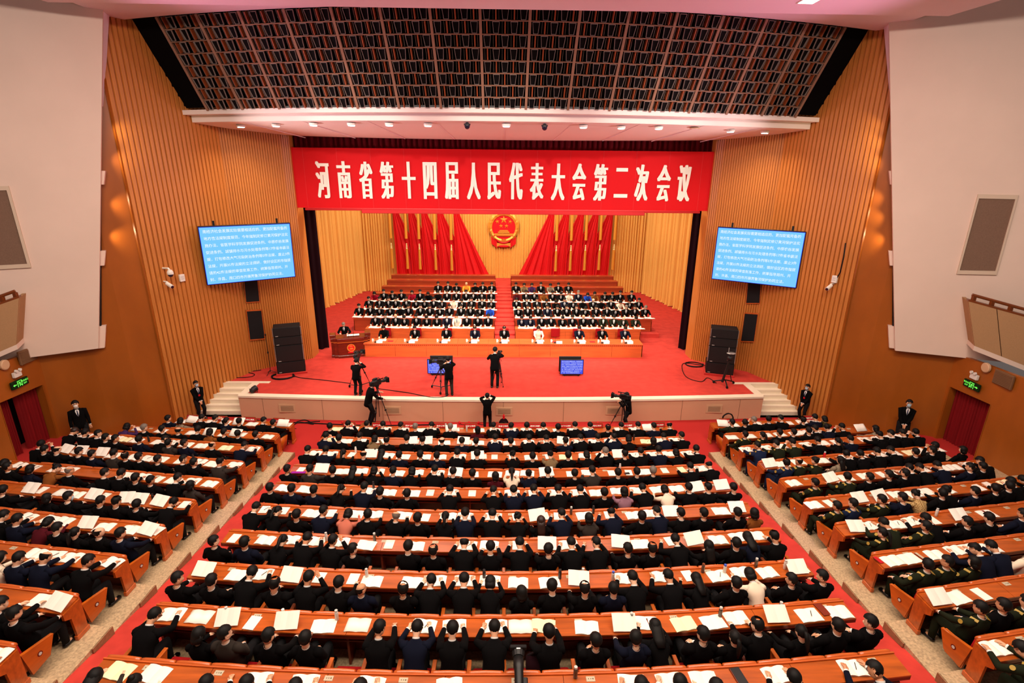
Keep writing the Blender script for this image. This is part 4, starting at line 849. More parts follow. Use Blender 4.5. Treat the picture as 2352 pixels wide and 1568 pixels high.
def figure(pose, yaw=0, female=False, P=None):
    key = (pose, yaw, female)
    if key in PC: return PC[key]
    P = dict(P or POSES[pose]); P['yaw'] = yaw; J = skeleton(P); st = P.get('stand', False); d = {'J': J}
    d['body'] = body_mesh(J, 'person')
    mb = MB(); mb.loft(torso_rings(J, st, 0, female)); sleeve(mb, J, 'L', 0, female); sleeve(mb, J, 'R', 0, female); d['jacket'] = mb.mesh('jacket', [CLOTH['K']], True)
    mb = MB(); pel = J['pel']
    if st: mb.loft([ring(pel+np.array((0, 0, z)), X, (0, 1, 0), a, b, 12, .9) for z, a, b in ((-.14, .15, .11), (-.06, .172, .125), (.06, .165, .12), (.12, .15, .11))])
    else: mb.loft([ring(pel+np.array((0, y, -.01)), X, (0, 0, 1), a, b, 12, .9) for y, a, b in ((-.13, .13, .08), (-.05, .19, .115), (.08, .185, .11), (.16, .17, .095))])
    leg_tubes(mb, J, 'L', st); leg_tubes(mb, J, 'R', st); d['trousers'] = mb.mesh('trousers', [TROUSER], True)
    mb = MB(); f2 = np.cross(X, J['sp']); mb.loft([ring(J['nb']+J['sp']*z, X, f2, r, r, 12) for z, r in ((.0, .060), (.05, .063), (.064, .062))], cap0=False, cap1=False)
    for k in 'LR':
        t = nrm(J['wr'+k]-J['el'+k]); mb.tube([J['wr'+k]-t*.03, J['wr'+k]+t*.012], [.040, .038], 10)
    # shirt front between the lapels (figure's front)
    fr = -f2 if f2[1] < 0 else f2
    nb_, sp_ = J['nb'], J['sp']; w_ = .9 if female else 1
    lv = [(.025, .084, .040), (-.025, .100, .052), (-.07, .113, .046), (-.13, .135, .032), (-.21, .139, .004)]
    vs = [nb_+sp_*z+fr*(dp+.006)+X*s_*hw for z, dp, hw in lv for s_ in (-1, 1)]; mb.add(vs, [(2*i, 2*i+1, 2*i+3, 2*i+2) for i in range(4)]); d['shirt'] = mb.mesh('shirt', [SHIRT], True)
    mb = MB(); lt = [(.005, .092, .012), (-.03, .104, .014), (-.07, .116, .017), (-.13, .139, .020), (-.20, .143, .006)]
    mb.loft([[nb_+sp_*z+fr*(dp+.005)-X*hw, nb_+sp_*z+fr*(dp+.005)+X*hw, nb_+sp_*z+fr*(dp+.012)+X*hw, nb_+sp_*z+fr*(dp+.012)-X*hw] for z, dp, hw in lt]); d['tie'] = mb.mesh('tie', [TIE])
    mb = MB()
    for k in 'LR':
        q = J['an'+k]; mb.rbox(q[0]-.05, q[0]+.05, q[1]-.07, q[1]+.20, 0.002, .085, .03)
    d['shoes'] = mb.mesh('shoes', [SHOE], True)
    M_ = Matrix.Identity(4)
    for i in range(3): M_[i][0] = J['hx'][i]; M_[i][1] = J['hy'][i]; M_[i][2] = J['hz'][i]; M_[i][3] = J['hc'][i]
    d['head'] = M_; PC[key] = d; return d
EYES = MB().ball((-.031, .094, .022), (.013, .008, .007), 8, 5).ball((.031, .094, .022), (.013, .008, .007), 8, 5).box(-.045, -.017, .094, .102, .038, .044).box(.017, .045, .094, .102, .038, .044).mesh('eyes', [EYEM])
MOUTH = MB().ball((0, .092, -.062), (.022, .006, .006), 8, 5).mesh('mouth', [LIP])
mb = MB(); mb.loft([[(-.068, .045, z), (-.05, .092+e, z), (0, .118+e, z), (.05, .092+e, z), (.068, .045, z), (.05, .07, z), (0, .08, z), (-.05, .07, z)] for z, e in ((-.115, -.014), (-.07, .004), (-.015, .004), (.0, -.004))]); FMASK = mb.mesh('face_mask', [MASK], True)
SHB = MB().hexa([(-.06, -.03, 0), (.06, -.03, 0), (.06, .03, 0), (-.06, .03, 0), (-.06, -.025, .01), (.06, -.025, .01), (.06, .025, .01), (-.06, .025, .01)]).mesh('shoulder_board', [PATCH])
PAT = MB().cyl((0, 0, 0), .04, .008, 10).mesh('sleeve_patch', [PATCH])
def setm(o, m): o.material_slots[0].link = 'OBJECT'; o.material_slots[0].material = m
def aim(p, z):  # matrix at p whose z axis points along z
    q = Vector(z).to_track_quat('Z', 'Y').to_matrix().to_4x4(); q.translation = Vector(p); return q
def person(fig, label, loc, rz, cloth='K', hair='k', hcol='k', skin=0, scale=1.0, front=False, mask=False, group=None, trouser=None, tie=False, cat='person'):
    d = fig; o = link('person', d['body'], None, loc, rz); o['label'] = label; o['category'] = cat
    if group: o['group'] = group
    o.scale = (scale,)*3
    setm(o, SKIN[skin])
    j = link('jacket', d['jacket'], o); setm(j, CLOTH[cloth])
    t = link('trousers', d['trousers'], o)
    if trouser: setm(t, trouser)
    s = link('shirt', d['shirt'], o); link('shoes', d['shoes'], o)
    if cloth in 'TPRSVHOMYLZD' or (hair in 'wlpu' and cloth != 'W'): setm(s, CLOTH[cloth])
    if front and tie: link('tie', d['tie'], o)
    if hair != 'x': h = link('hair', hair_mesh(hair), o, mw=d['head']); setm(h, HAIR[hcol])
    if front: link('eyes', EYES, o, mw=d['head']); 
    if front and not mask: link('mouth', MOUTH, o, mw=d['head'])
    if mask: link('face_mask', FMASK, o, mw=d['head'])
    if cloth in 'GB':
        J = d['J']
        for k, s_ in (('L', -1), ('R', 1)):
            link('shoulder_board', SHB, o, mw=aim(J['sc']+np.array((s_*.13, 0, 0))+J['sp']*.075, J['sp']+np.array((s_*.45, 0, 0))))
            q = J['sh'+k]+(J['el'+k]-J['sh'+k])*.35; e = nrm(np.cross(J['el'+k]-J['sh'+k], (0, 1, 0)))*s_*-1
            if e[0]*s_ < 0: e = -e
            link('sleeve_patch', PAT, o, mw=aim(q+e*.072, e))
    return o
# flattening copies of figures into one crowd mesh
class Crowd:
    def __init__(s): s.V = []; s.F = []; s.M = []; s.mats = []; s.n = 0; s.cache = {}
    def put(s, me, mw, m):
        if me.name not in s.cache:
            n = len(me.vertices); v = np.empty(n*3); me.vertices.foreach_get('co', v)
            s.cache[me.name] = (v.reshape(-1, 3), [tuple(p.vertices) for p in me.polygons])
        v, f = s.cache[me.name]; A = np.array(mw); v = v@A[:3, :3].T+A[:3, 3]
        if m not in s.mats: s.mats.append(m)
        s.V.append(v); b = s.n; s.F += [tuple(b+i for i in q) for q in f]; s.M += [s.mats.index(m)]*len(f); s.n += len(v)
    def person(s, fig, loc, rz, cloth='K', hair='k', hcol='k', skin=0, scale=1.0, front=False, tie=False):
        mw = Matrix.Translation(Vector([float(x) for x in loc]))@Matrix.Rotation(rz, 4, 'Z')@Matrix.Scale(scale, 4); d = fig
        s.put(d['body'], mw, SKIN[skin]); s.put(d['jacket'], mw, CLOTH[cloth])
        if not front: s.put(d['trousers'], mw, TROUSER)
        s.put(d['shirt'], mw, CLOTH[cloth] if (cloth in 'TPRSVHOMYLZD' or hair in 'wlpu') else SHIRT)
        if tie: s.put(d['tie'], mw, TIE)
        if hair != 'x': s.put(hair_mesh(hair), mw@d['head'], HAIR[hcol])
        if front: s.put(EYES, mw@d['head'], EYEM); s.put(MOUTH, mw@d['head'], LIP)
    def build(s, name, label, cat):
        me = bpy.data.meshes.new(name); me.from_pydata(np.concatenate(s.V).tolist(), [], s.F)
        for m in s.mats: me.materials.append(m)
        me.polygons.foreach_set('material_index', s.M); me.polygons.foreach_set('use_smooth', [True]*len(s.F)); me.update()
        o = link(name, me); o['kind'] = 'stuff'; o['label'] = label; o['category'] = cat; return o
# ------------------------------------------------------------------ the audience, block by block: heads as surveyed (x, y, marks)
# marks: cloth letter (capital), hair (h thinning, b bald, g grey, n brown, w bob, l long, p ponytail, u bun), < > head turned, m masked
def S_(o, s, txt): return [(o[0]+float(a.split(',')[0])*s, o[1]+float(a.split(',')[1])*s, (a.split(',')+[''])[2]) for a in txt.split()]
z1 = ((640, 950), .21259); z2 = ((1140, 950), .22959); z3 = ((560, 1090), .2551); z4 = ((1140, 1090), .2636); z5 = ((440, 1210), .2381); z6 = ((960, 1210), .2211); z7 = ((1440, 1210), .2211)
z8 = ((180, 1380), .2466); z9 = ((740, 1380), .2466); z10 = ((1300, 1380), .3316); PX = ((0, 0), 1.0)
l1 = ((240, 930), .19558); l2 = ((0, 960), .15306); l3 = ((240, 1040), .17007); l4 = ((0, 1100), .12755); l6 = ((0, 1240), .2092)
r1 = ((1610, 930), .19558); r2 = ((1950, 940), .17092); r3 = ((1680, 1060), .17007); r4 = ((2020, 1080), .14116); r5 = ((1880, 1170), .20068); r6 = ((2020, 1300), .17096)
HEADS = {
 'c1': S_(*z1, '540,150 748,92 957,112 1125,92 1320,85 1478,135,g 1650,125 1853,135,g 2150,195,Rw 2322,120')+S_(*z2, '150,102,N 305,122 470,112 617,140 787,100 938,88 1115,145,h 1250,95 1418,95 1575,115 1733,85,b'),
 'c2': S_(*z1, '508,205 655,330 875,230 1035,265,Hw 1168,325,h 1385,265 1555,330,h 1765,325,b 1980,310 2135,330 2340,260,N')+S_(*z2, '145,260 325,230 500,245 692,265 840,240 1015,235 1178,222,Nh 1325,235,w 1570,305,w 1675,228,N 1853,205'),
 'c3': S_(*z1, '313,380 507,385,N 693,425,p 918,475,b 1115,420,l 1305,465,N 1533,470 1712,440,N 1930,405 2145,440')+S_(*z2, '165,410,u 363,440 540,400,Hu 718,410 903,395,w 1093,345,g 1285,400,h 1440,360 1625,360 1795,365,w 2002,350'),
 'c4': S_(*z1, '85,645 338,620,C 585,640 805,590,l 1030,600,w 1238,605 1440,605,w 1688,590 1885,625 2095,655')+S_(*z3, '2265,45,Rw')+S_(*z2, '155,580,Wp 325,590,u 515,575 785,660 962,560,C 1217,615 1405,640 1567,570,g 1940,515 2125,515,b'),
 'c5': S_(*z3, '240,195 433,180 632,195 875,115,p 1085,115 1228,195 1472,220 1855,115 2250,140')+S_(*z4, '150,115,N 328,110 540,85,h 730,120 940,225 1115,145,Vw 1275,95 1467,110,Ww 1677,105 1845,100,h 2067,175'),
 'c6': S_(*z3, '110,275 305,290,p 478,365 717,320 940,325,Sw 1115,355 1368,355,bg 1568,475 1815,380,p 1993,350 2238,345')+S_(*z4, '188,330,u 390,480,ln 567,330,N 808,370,Cw 1000,300,b 1265,415 1395,275,N 1607,330 1803,355 2100,395 2250,345,Tw'),
 'c7': S_(*z5, '155,225,> 520,270 880,90,p 1115,115 1362,140 1558,190,> 2092,185 2335,345,h')+S_(*z6, '482,140,b 753,205 1057,135 1357,330 1592,150 1850,150 2180,345')+S_(*z7, '262,265,h 505,115 850,330,l 1130,270 1255,110,Nl 1540,90,h'),
 'c8': S_(*PX, '398,1348,> 487,1348 578,1313 631,1359,h 708,1324 778,1333 830,1383,Nb> 926,1366,h 990,1328 1066,1328 1126,1334,w 1198,1378,w 1268,1346 1343,1370,h 1409,1372 1453,1322 1535,1316 1599,1316,l 1690,1358 1723,1305,Ww 1817,1350,< 1889,1320,<'),
 'c9': S_(*z8, '705,130 1120,430,w 1375,400,>C 1770,410 2120,420')+S_(*z9, '535,265 885,215,N 1215,260 1605,190 2115,285')+S_(*z10, '205,315 485,315,N 620,140,l 945,325 1165,235,p 1325,150,h 1630,285,p 1875,200 2105,230,<'),
 'c10': S_(*z8, '145,620,lC 515,645,Wu 1185,680 1560,730 2015,680')+S_(*z9, '350,690 1145,720,l')+S_(*z10, '525,535 795,545 1045,530,w 1585,520 2140,490,<'),
 'l1': S_(*l1, '752,160 890,205,Ow 1140,130 1297,140 1430,190 1582,230 1868,145 1980,235'),
 'l2': S_(*l1, '258,220,Pw 470,305,g 685,295 868,340,b 1105,290 1230,315,Tw 1405,315 1568,430 1780,410'),
 'l3': S_(*l2, '1115,195,n 1290,220 1485,240,> 1560,345 1730,415,> 2095,405')+S_(*l1, '710,395,> 755,500,C 945,540,> 1270,465,b 1645,475,N'),
 'l4': S_(*l2, '650,400 620,590 860,560,b 1240,510 1330,640 1770,540,C 1835,650,h 2100,705')+S_(*l1, '630,700 935,625,> 1050,765 1395,665,Ch'),
 'l5': S_(*l2, '60,670,w 125,750 540,760,Nw 770,720,Tu 1055,770,bg 1570,810 1805,825 2120,925 2185,1020')+S_(*l3, '990,330 1170,555,Cw'),
 'l6': S_(*l4, '50,325 860,500,w 1230,440,m 1835,360 2070,560,h')+S_(*l3, '430,790,m 930,600,h'),
 'l7': S_(*l4, '60,640 430,710 750,740,Rw 1080,860 1300,1100,p 1795,1120,b 2170,1130,N'),
 'l8': S_(*l4, '20,1400,Ww 250,1380 830,1410,Nb 1690,1500'), 'l9': S_(*l6, '40,730 100,940'), 'l10': S_(*PX, '14,1552'),
 'r1': S_(*r1, '365,240,G 515,220 625,165,g 795,170 935,130 1200,190,h 1345,150,N 1445,130,Mw'),
 'r2': S_(*r1, '445,340,G 720,385,Gp 920,360 1083,325 1262,330 1345,265 1480,225 1660,215 2050,275,Ow'),
 'r3': S_(*r1, '645,450,B 885,440,G 1080,435,G 1370,400 1610,430,p 1765,390')+S_(*r2, '430,320,h 545,305 720,310 905,275'),
 'r4': S_(*r1, '1125,655,Gb 1025,755,Bh 1340,650,Gu 1650,700,Ol 1690,575,h 1875,540 2065,540 2255,530')+S_(*r2, '860,575 1145,470 1130,590 1520,590,w'),
 'r5': S_(*r3, '1125,350,G 1570,205,G 1855,270')+S_(*r2, '530,945 770,915 785,795 950,750 1190,725 1620,870,< 1800,780 1760,650'),
 'r6': S_(*r3, '1420,600,G 1610,545,B 2030,620,G 2310,560,N')+S_(*r4, '590,390,Yu 1010,520 1090,330,u 1550,390 1880,370 2080,190 2160,330 2340,90'),
 'r7': S_(*r3, '2060,800,G 2040,1080,Gp')+S_(*r4, '760,775 740,1040,G 1420,975 1780,870 2310,850'),
 'r8': S_(*r5, '1240,735,G 1450,660,G< 1765,670,Gw 1790,400,h 2040,390,m 2370,640,W'), 'r9': S_(*r6, '1600,540 1400,690,G 1960,560,G'), 'r10': S_(*r6, '1870,1080,G')}
CLN = dict(K='black-suited', N='navy-suited', G='green-uniformed', B='blue-uniformed', T='camel-jacketed', P='purple-jacketed', R='maroon-jacketed', S='salmon-jacketed', W='cream-jacketed', V='mauve-jacketed', C='charcoal-suited', H='khaki-jacketed', O='taupe-jacketed', M='olive-jacketed', Y='plaid-jacketed')
HRN = dict(k='dark-haired', h='thin-haired', b='bald', w='bob-haired', l='long-haired', p='ponytailed', u='bun-haired')
PSN = dict(lowread='slumped reading', lowlap='slumped back', lowarm='slumped back', backread='reading', backlap='sitting back', up='reading upright', upwrite='writing upright', fwd='leaning forward', fwdreach='reaching forward', bent='bent over', face='head propped')
BLK = dict(c='centre', l='left', r='right')
def seat_loc(b, r, x, fwd=0.0):
    """floor point of somebody's hips in row r at lateral x"""
    a = ang(b, r, x); y = yrow(b, r, x)-.95+fwd; return np.array((x-math.sin(a)*0, y, zf(r))), a
def head_px(b, r, x, pose, sc):
    p, a = seat_loc(b, r, x); d = figure(pose, 0)['J']['hc']*sc; q = p+np.array((-math.sin(a)*d[1], math.cos(a)*d[1], d[2])); return proj(q)
def solve(b, r, px, py, poses, sc):
    best = None
    for po in poses:
        lo, hi = (-16.5, 16.5); 
        for _ in range(26):
            m = (lo+hi)/2
            if head_px(b, r, m, po, sc)[0] < px: lo = m
            else: hi = m
        x = (lo+hi)/2; e = head_px(b, r, x, po, sc)[1]-py
        if best is None or abs(e) < abs(best[2]): best = (po, x, e)
    return best
GROUPS = (('lowread', 'lowlap', 'lowarm'), ('backread', 'backlap'), ('up', 'upwrite'), ('fwd', 'fwdreach', 'face'), ('bent',))
PEOPLE = []   # (block, row, x, pose, mark, index)
for key, hs in HEADS.items():
    b, r = key[0], int(key[1:]); out = []
    for px, py, mk in hs:
        fem = any(c in mk for c in 'wlpu'); sc = .94 if fem else 1.0
        g, x, e = solve(b, r, px, py, [q[0] for q in GROUPS], sc); alt = [q for q in GROUPS if q[0] == g][0]; po = str(rng.choice(alt, p=[.72, .14, .14] if alt[0] == 'fwd' else None))
        out.append([b, r, x, po, mk, px, py, e])
    out.sort(key=lambda q: q[2] if b != 'l' else -q[2])   # from the left (centre, right) or from the aisle (left)
    for q in out: q[2] = min(6.2, max(-6.2, q[2])) if b == 'c' else math.copysign(max(8.3, abs(q[2])), q[2])
    for i in range(1, len(out)):    # keep neighbours at least an elbow apart
        lim = .44; s = 1 if b != 'l' else -1
        gap = (out[i][2]-out[i-1][2])*s
        if gap < lim: m = (out[i][2]+out[i-1][2])/2; out[i-1][2] = m-s*lim/2; out[i][2] = m+s*lim/2
    for i, q in enumerate(out): PEOPLE.append(q+[i])
if __name__ == '__main__' and False: print(len(PEOPLE))
# ------------------------------------------------------------------ desks
SOCK = MB().rbox(-.07, .07, -.045, .045, 0, .006, .003).box(-.035, -.025, -.008, .008, .006, .0075, 1).box(.0, .01, -.008, .008, .006, .0075, 1).box(.03, .045, -.01, .01, .006, .0075, 1).mesh('socket_panel', ['socket_steel', 'socket_hole'])
def audience_desk(b, r):
    z = zf(r); zt = z+.76; s = -1 if b == 'l' else 1
    xa, xb = (-6.42, 6.42) if b == 'c' else (s*8.0, s*OUT[r])
    if b != 'c' and r >= 7: xb = s*(14.6-(r-6)*1.0)
    nm = dict(c='centre', l='left', r='right')[b]
    t = thing('conference_desk', 'long orange wooden conference desk, %s block, row %s from the stage' % (nm, NUM[r]), 'desk', (0, 0, 0), 0, 'audience desks')
    n = max(2, int(round(abs(xb-xa)/1.74)))
    for k in range(n):
        a, c = xa+(xb-xa)*k/n, xa+(xb-xa)*(k+1)/n; g = .004*(1 if xb > xa else -1)
        mb = MB(); strip(mb, b, r, a+g, c-g, -.40, 0, zt-.028, zt, 4); part('desktop_panel', mb, 'desk_wood', t)
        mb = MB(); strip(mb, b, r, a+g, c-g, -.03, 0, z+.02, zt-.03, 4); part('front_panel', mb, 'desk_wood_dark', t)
    mb = MB(); strip(mb, b, r, xa, xb, -.012, .016, zt-.03, zt+.022, 14); part('lip', mb, 'rail_wood', t)
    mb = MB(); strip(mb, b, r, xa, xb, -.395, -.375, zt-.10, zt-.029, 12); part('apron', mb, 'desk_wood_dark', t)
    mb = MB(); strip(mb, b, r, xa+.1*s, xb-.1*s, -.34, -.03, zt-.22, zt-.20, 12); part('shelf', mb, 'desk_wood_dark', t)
    for k in range(n+1):
        x = xa+(xb-xa)*k/n
        if b == 'c' or k not in (0, ):
            x = min(max(x, min(xa, xb)+.25), max(xa, xb)-.25) if b == 'c' else x
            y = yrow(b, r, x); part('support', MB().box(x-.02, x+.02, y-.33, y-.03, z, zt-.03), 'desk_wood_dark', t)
    if b != 'c':   # shaped end panel with plinth at the aisle
        x = s*8.0; y = yrow(b, r, x); prof = [(.0, 0), (.0, .73), (-.40, .73), (-.40, .60), (-.34, .56), (-.27, .52), (-.25, .1), (-.25, 0)]
        mb = MB(); mb.loft([[(x+d, y+p[0], z+p[1]) for p in prof] for d in (-.02, .025)]); e = part('end_panel', mb, 'desk_wood', t)
        part('plinth', MB().rbox(x-.035, x+.035, y-.27, y+.03, z, z+.1, .008), 'rail_wood', e)
    k = 0; x = min(xa, xb)+.8
    while x < max(xa, xb)-.4:
        a = ang(b, r, x); link('socket_panel', SOCK, t, (x, yrow(b, r, x)-.085, zt), a); x += 1.74 if k % 2 else 1.16; k += 1
    return t
for b in 'clr':
    for r in range(1, 11): audience_desk(b, r)
# ------------------------------------------------------------------ theatre seats
SH = MB(); SH.hexa([(-.27, .03, .30), (.27, .03, .30), (.27, .075, .30), (-.27, .075, .30), (-.27, .005, .90), (.27, .005, .90), (.27, .045, .90), (-.27, .045, .90)]); SHELL = SH.mesh('theatre_seat', ['desk_wood'])
mb = MB(); mb.loft([[(x, -.012, .885), (x, .062, .885), (x, .068, .94+h), (x, .03, .972+h), (x, -.010, .95+h)] for x, h in ((-.281, -.03), (-.265, -.006), (-.2, 0), (0, .008), (.2, 0), (.265, -.006), (.281, -.03))]); RAIL = mb.mesh('top_rail', ['rail_wood'], True)
CUSH = MB().rbox(-.245, .245, .10, .56, .34, .435, .035).mesh('seat_cushion', ['seat_red'], True); BACKC = MB().hexa([(-.24, .075, .46), (.24, .075, .46), (.24, .135, .46), (-.24, .135, .46), (-.22, .05, .85), (.22, .05, .85), (.22, .095, .85), (-.22, .095, .85)]).mesh('back_cushion', ['seat_red'], True)
ARM = MB().hexa([(-.025, .08, .20), (.025, .08, .20), (.025, .40, .24), (-.025, .40, .24), (-.025, .04, .66), (.025, .04, .66), (.025, .50, .60), (-.025, .50, .60)]).rbox(-.035, .035, .04, .52, .61, .645, .008).mesh('armrest', ['arm_wood'])
mb = MB(); mb.loft([[(d, y, z) for y, z in ((.10, .20), (.42, .28), (.56, .62), (.02, .70))] for d in (-.03, .03)]); ENDP = mb.mesh('end_panel', ['arm_wood'])
NUMP = MB().tube([(0, 0, 0), (0, 0, .006)], .045, 16).tube([(0, 0, .006), (0, 0, .010)], .028, 14, 1).mesh('number_plate', ['lectern_wood', 'silver'])
FOOT = MB().rbox(-.05, .05, .12, .5, 0, .05, .01).box(-.03, .03, .2, .3, .05, .3).mesh('pedestal', ['black_metal'])
def seat_at(b, r, x):
    a = ang(b, r+1, x); return (x, yrow(b, r+1, x)+.03, zf(r)), a
SEATS = []
for b in 'clr':
    for r in range(1, 10):
        if b == 'c': xs_ = [(k-10.5)*.583 for k in range(22)]
        else:
            s = -1 if b == 'l' else 1; xs_ = [s*(8.36+.583*k) for k in range(int((OUT[r]-8.3)/.583))]
        for k, x in enumerate(xs_):
            p, a = seat_at(b, r, x); px, py = proj(np.array(p)+np.array((0, 0, .9)))
            if -40 < px < W+40 and py < H+40: SEATS.append((b, r, k, x, p, a, len(xs_)))
SEATS.sort(key=lambda q: -q[1])
def seat_parts(b, k, n):
    out = [(SHELL, None), (RAIL, None), (CUSH, None), (BACKC, None), (ARM, (-.2915, 0, 0)), (FOOT, None)]
    if b == 'c' and k == n-1: out.append((ARM, (.2915, 0, 0)))
    return out
far = Crowd()
for i, (b, r, k, x, p, a, n) in enumerate(SEATS):
    if i < 300:
        where = '%s block row %s, %s %s' % (BLK[b], NUM[r], ORD[k], 'from left' if b == 'c' else 'from the aisle')
        o = thing('theatre_seat', 'red theatre seat with wooden back and armrest, '+where, 'seat', p, a, 'theatre seats in the audience', SHELL)
        for me, of in seat_parts(b, k, n)[1:]: link(me.name.split('.')[0], me, o, of)
        if b != 'c' and k == 0:
            s = -1 if b == 'l' else 1; e = link('end_panel', ENDP, o, (-s*.30, 0, 0)); link('number_plate', NUMP, e, mw=aim((-s*.03, .28, .47), (-s, 0, 0)))
    else:
        mw = Matrix.Translation(Vector([float(q) for q in p]))@Matrix.Rotation(a, 4, 'Z')
        for me, of in seat_parts(b, k, n):
            for_m = me.materials[0]; far.put(me, mw@Matrix.Translation(Vector(of or (0, 0, 0))), for_m)
        if b != 'c' and k == 0:
            s = -1 if b == 'l' else 1; far.put(ENDP, mw@Matrix.Translation((-s*.30, 0, 0)), MATS['arm_wood'])
far.build('far_theatre_seats', 'red and wooden theatre seats of the rows closest to the stage', 'seats')
# ------------------------------------------------------------------ people in the audience
def booklet_mesh(w, d, arch, halves=2):
    mb = MB(); n = 8; rings = []
    for i in range(n+1):
        u = -1+2*i/n; z = .004+arch*math.sin(min(1, abs(u)*1.0)*math.pi)*.9 if halves == 2 else .008
        rings.append([(u*w/2, -d/2, 0.001+z*.2), (u*w/2, d/2, 0.001+z*.2), (u*w/2, d/2, .006+z), (u*w/2, -d/2, .006+z)])
    return mb.loft(rings).mesh('booklet', ['paper'])
BK = [booklet_mesh(.42, .29, .022), booklet_mesh(.42, .295, .012), booklet_mesh(.40, .28, .03), booklet_mesh(.205, .29, 0, 1), booklet_mesh(.36, .26, .01)]
HELD = BK[1]; PEN = MB().tube([(-.07, 0, .006), (.06, 0, .006), (.07, 0, .006)], [.0055, .0055, .001], 6).mesh('pen', ['black_plastic'])
crowd = Crowd(); crowd_books = Crowd(); NB = [0]; NP = [0]
def rotz(a): return Matrix.Rotation(a, 4, 'Z')
def put_book(me, mw, label, m='paper', stuff=False, group='booklets on the desks'):
    if stuff or NB[0] >= 300: crowd_books.put(me, mw, MATS[m]); return
    NB[0] += 1; o = link('booklet', me, None, mw=mw); o['label'] = label; o['category'] = 'booklet'; o['group'] = group
    if m != 'paper': setm(o, MATS[m])
PEOPLE.sort(key=lambda q: (-q[1]))
for (b, r, x, po, mk, px, py, e, idx) in PEOPLE:
    fem = any(c in mk for c in 'wlpu'); cloth = next((c for c in mk if c.isupper()), 'N' if rng.random() < .14 else 'K'); hair = next((c for c in mk if c in 'hbwlpu'), 'k')
    hc = 'g' if 'g' in mk else ('b' if 'n' in mk else 'k'); yaw = -38 if '>' in mk else (38 if '<' in mk else int(rng.choice([0, 0, 0, -18, 18])))
    if b == 'l' and yaw == 0 and rng.random() < .5: yaw = -18
    if b == 'r' and yaw == 0 and rng.random() < .5: yaw = 18
    sc = (.94 if fem else 1.0)*float(rng.uniform(.98, 1.02)); skin = int(rng.choice([0, 0, 1, 2])) if not fem else 2
    fig = figure(po, yaw, fem); p, a = seat_loc(b, r, x)
    side = BLK[b]; pos = '%s block row %s, %s from %s' % (side, NUM[r], ORD[idx], 'left' if b != 'l' else 'aisle')
    if b == 'r': pos = '%s block row %s, %s from aisle' % (side, NUM[r], ORD[idx])
    hn = 'masked' if 'm' in mk else ('grey-haired' if 'g' in mk and hair not in 'b' else HRN[hair])
    label = '%s %s %s %s, %s' % (hn, CLN[cloth], 'woman' if fem else 'man', PSN[po], pos)
    far_row = r == 1
    if far_row: crowd.person(fig, p, a, cloth, hair, hc, skin, sc)
    else:
        NP[0] += 1; person(fig, label, p, a, cloth, hair, hc, skin, sc, mask='m' in mk, group='delegates in the audience', trouser=CLOTH[cloth] if cloth in 'GB' else None)
    # what they read
    ca = rotz(a); base = Matrix.Translation(Vector([float(q) for q in p]))@ca; who = '%s block row %s, %s person from %s' % (side, NUM[r], ORD[idx], 'left' if b == 'c' else 'aisle')
    u = rng.random(); jx, jr = float(rng.uniform(-.05, .05)), float(rng.uniform(-.14, .14))
    if po in ('lowread', 'backread') :
        up = .60 if po == 'lowread' else .50
        put_book(HELD, base@Matrix.Translation((jx, .70 if po == 'lowread' else .68, .87))@Matrix.Rotation(up+jr*.5, 4, 'X')@rotz(jr), 'white booklet held open, '+who, stuff=far_row, group='booklets held in the hands')
        if u < .35: put_book(BK[3], base@Matrix.Translation((.16, .77, .762))@rotz(jr), 'closed white booklet on the desk, '+who, stuff=far_row)
    elif u < .93:
        k = int(rng.choice([0, 0, 1, 2, 3])); fy = .70 if po in ('lowlap', 'lowarm', 'backlap') else .755
        put_book(BK[k], base@Matrix.Translation((jx, fy, .762))@rotz(jr), ('open' if k < 3 else 'closed')+' white booklet lying on the desk, '+who, 'paper_cream' if rng.random() < .05 else 'paper', stuff=far_row)
        if u < .16 and not far_row:
            o = link('pen', PEN, None, mw=base@Matrix.Translation((jx+.05, fy+.02, .79))@rotz(1.1)); o['label'] = 'dark pen on an open booklet, '+who; o['category'] = 'pen'; o['group'] = 'pens on booklets'
# booklets at places where nobody sits
taken = {}
for q in PEOPLE: taken.setdefault((q[0], q[1]), []).append(q[2])
for (b, r, k, x, p, a, n) in SEATS:
    if r > 1 and all(abs(x-t) > .40 for t in taken.get((b, r), [99])) and rng.random() < .7:
        q, a2 = seat_loc(b, r, x); kk_ = int(rng.choice([0, 3, 3]))
        put_book(BK[kk_], Matrix.Translation(Vector([float(v) for v in q]))@rotz(a2)@Matrix.Translation((0, .75, .762)), ('open' if kk_ < 3 else 'closed')+' white booklet at an empty place, %s block row %s, seat %s' % (BLK[b], NUM[r], ORD[k]), stuff=False)
# ------------------------------------------------------------------ people on the stage tiers
ST = {
 1: '235 305 375,x 437 517 590 660 728,N 797,W 865 940 1012|1242,N 1302,N 1380 1445 1523 1592 1668,x 1733 1805,G 1878,G 1942,Gx 2025,G',
 2: '123 200 265 338 405,w 463 545 610 680 745 825 890 955 1025,Lw|1220,x 1285 1355 1420,N 1488 1552 1620 1680 1755 1830 1888 1962,g 2022 2095,g',
 3: '190 263 325 375 448 517 575 637 695 775,Ww 832 897 970 1033,g|1207 1278 1348 1413 1478,w 1538,N 1597 1665,w 1735,x 1792,w 1858 1920,Ww 1985 2050',
 4: '232,Dw 293 355 415 488,Dw 543 600,w 665,w 728 793 860 910 968 1033,g|1210,Rw 1273 1330 1395,Tw 1455 1512 1570,Ww 1633,Ng 1695,Lw 1745,Tw 1813 1865 1922 2000',
 5: '667 735 795 862,Zx 922,w 975 1037|1203 1260,Hw 1313,Pw 1375 1440,Ow 1495 1565'}
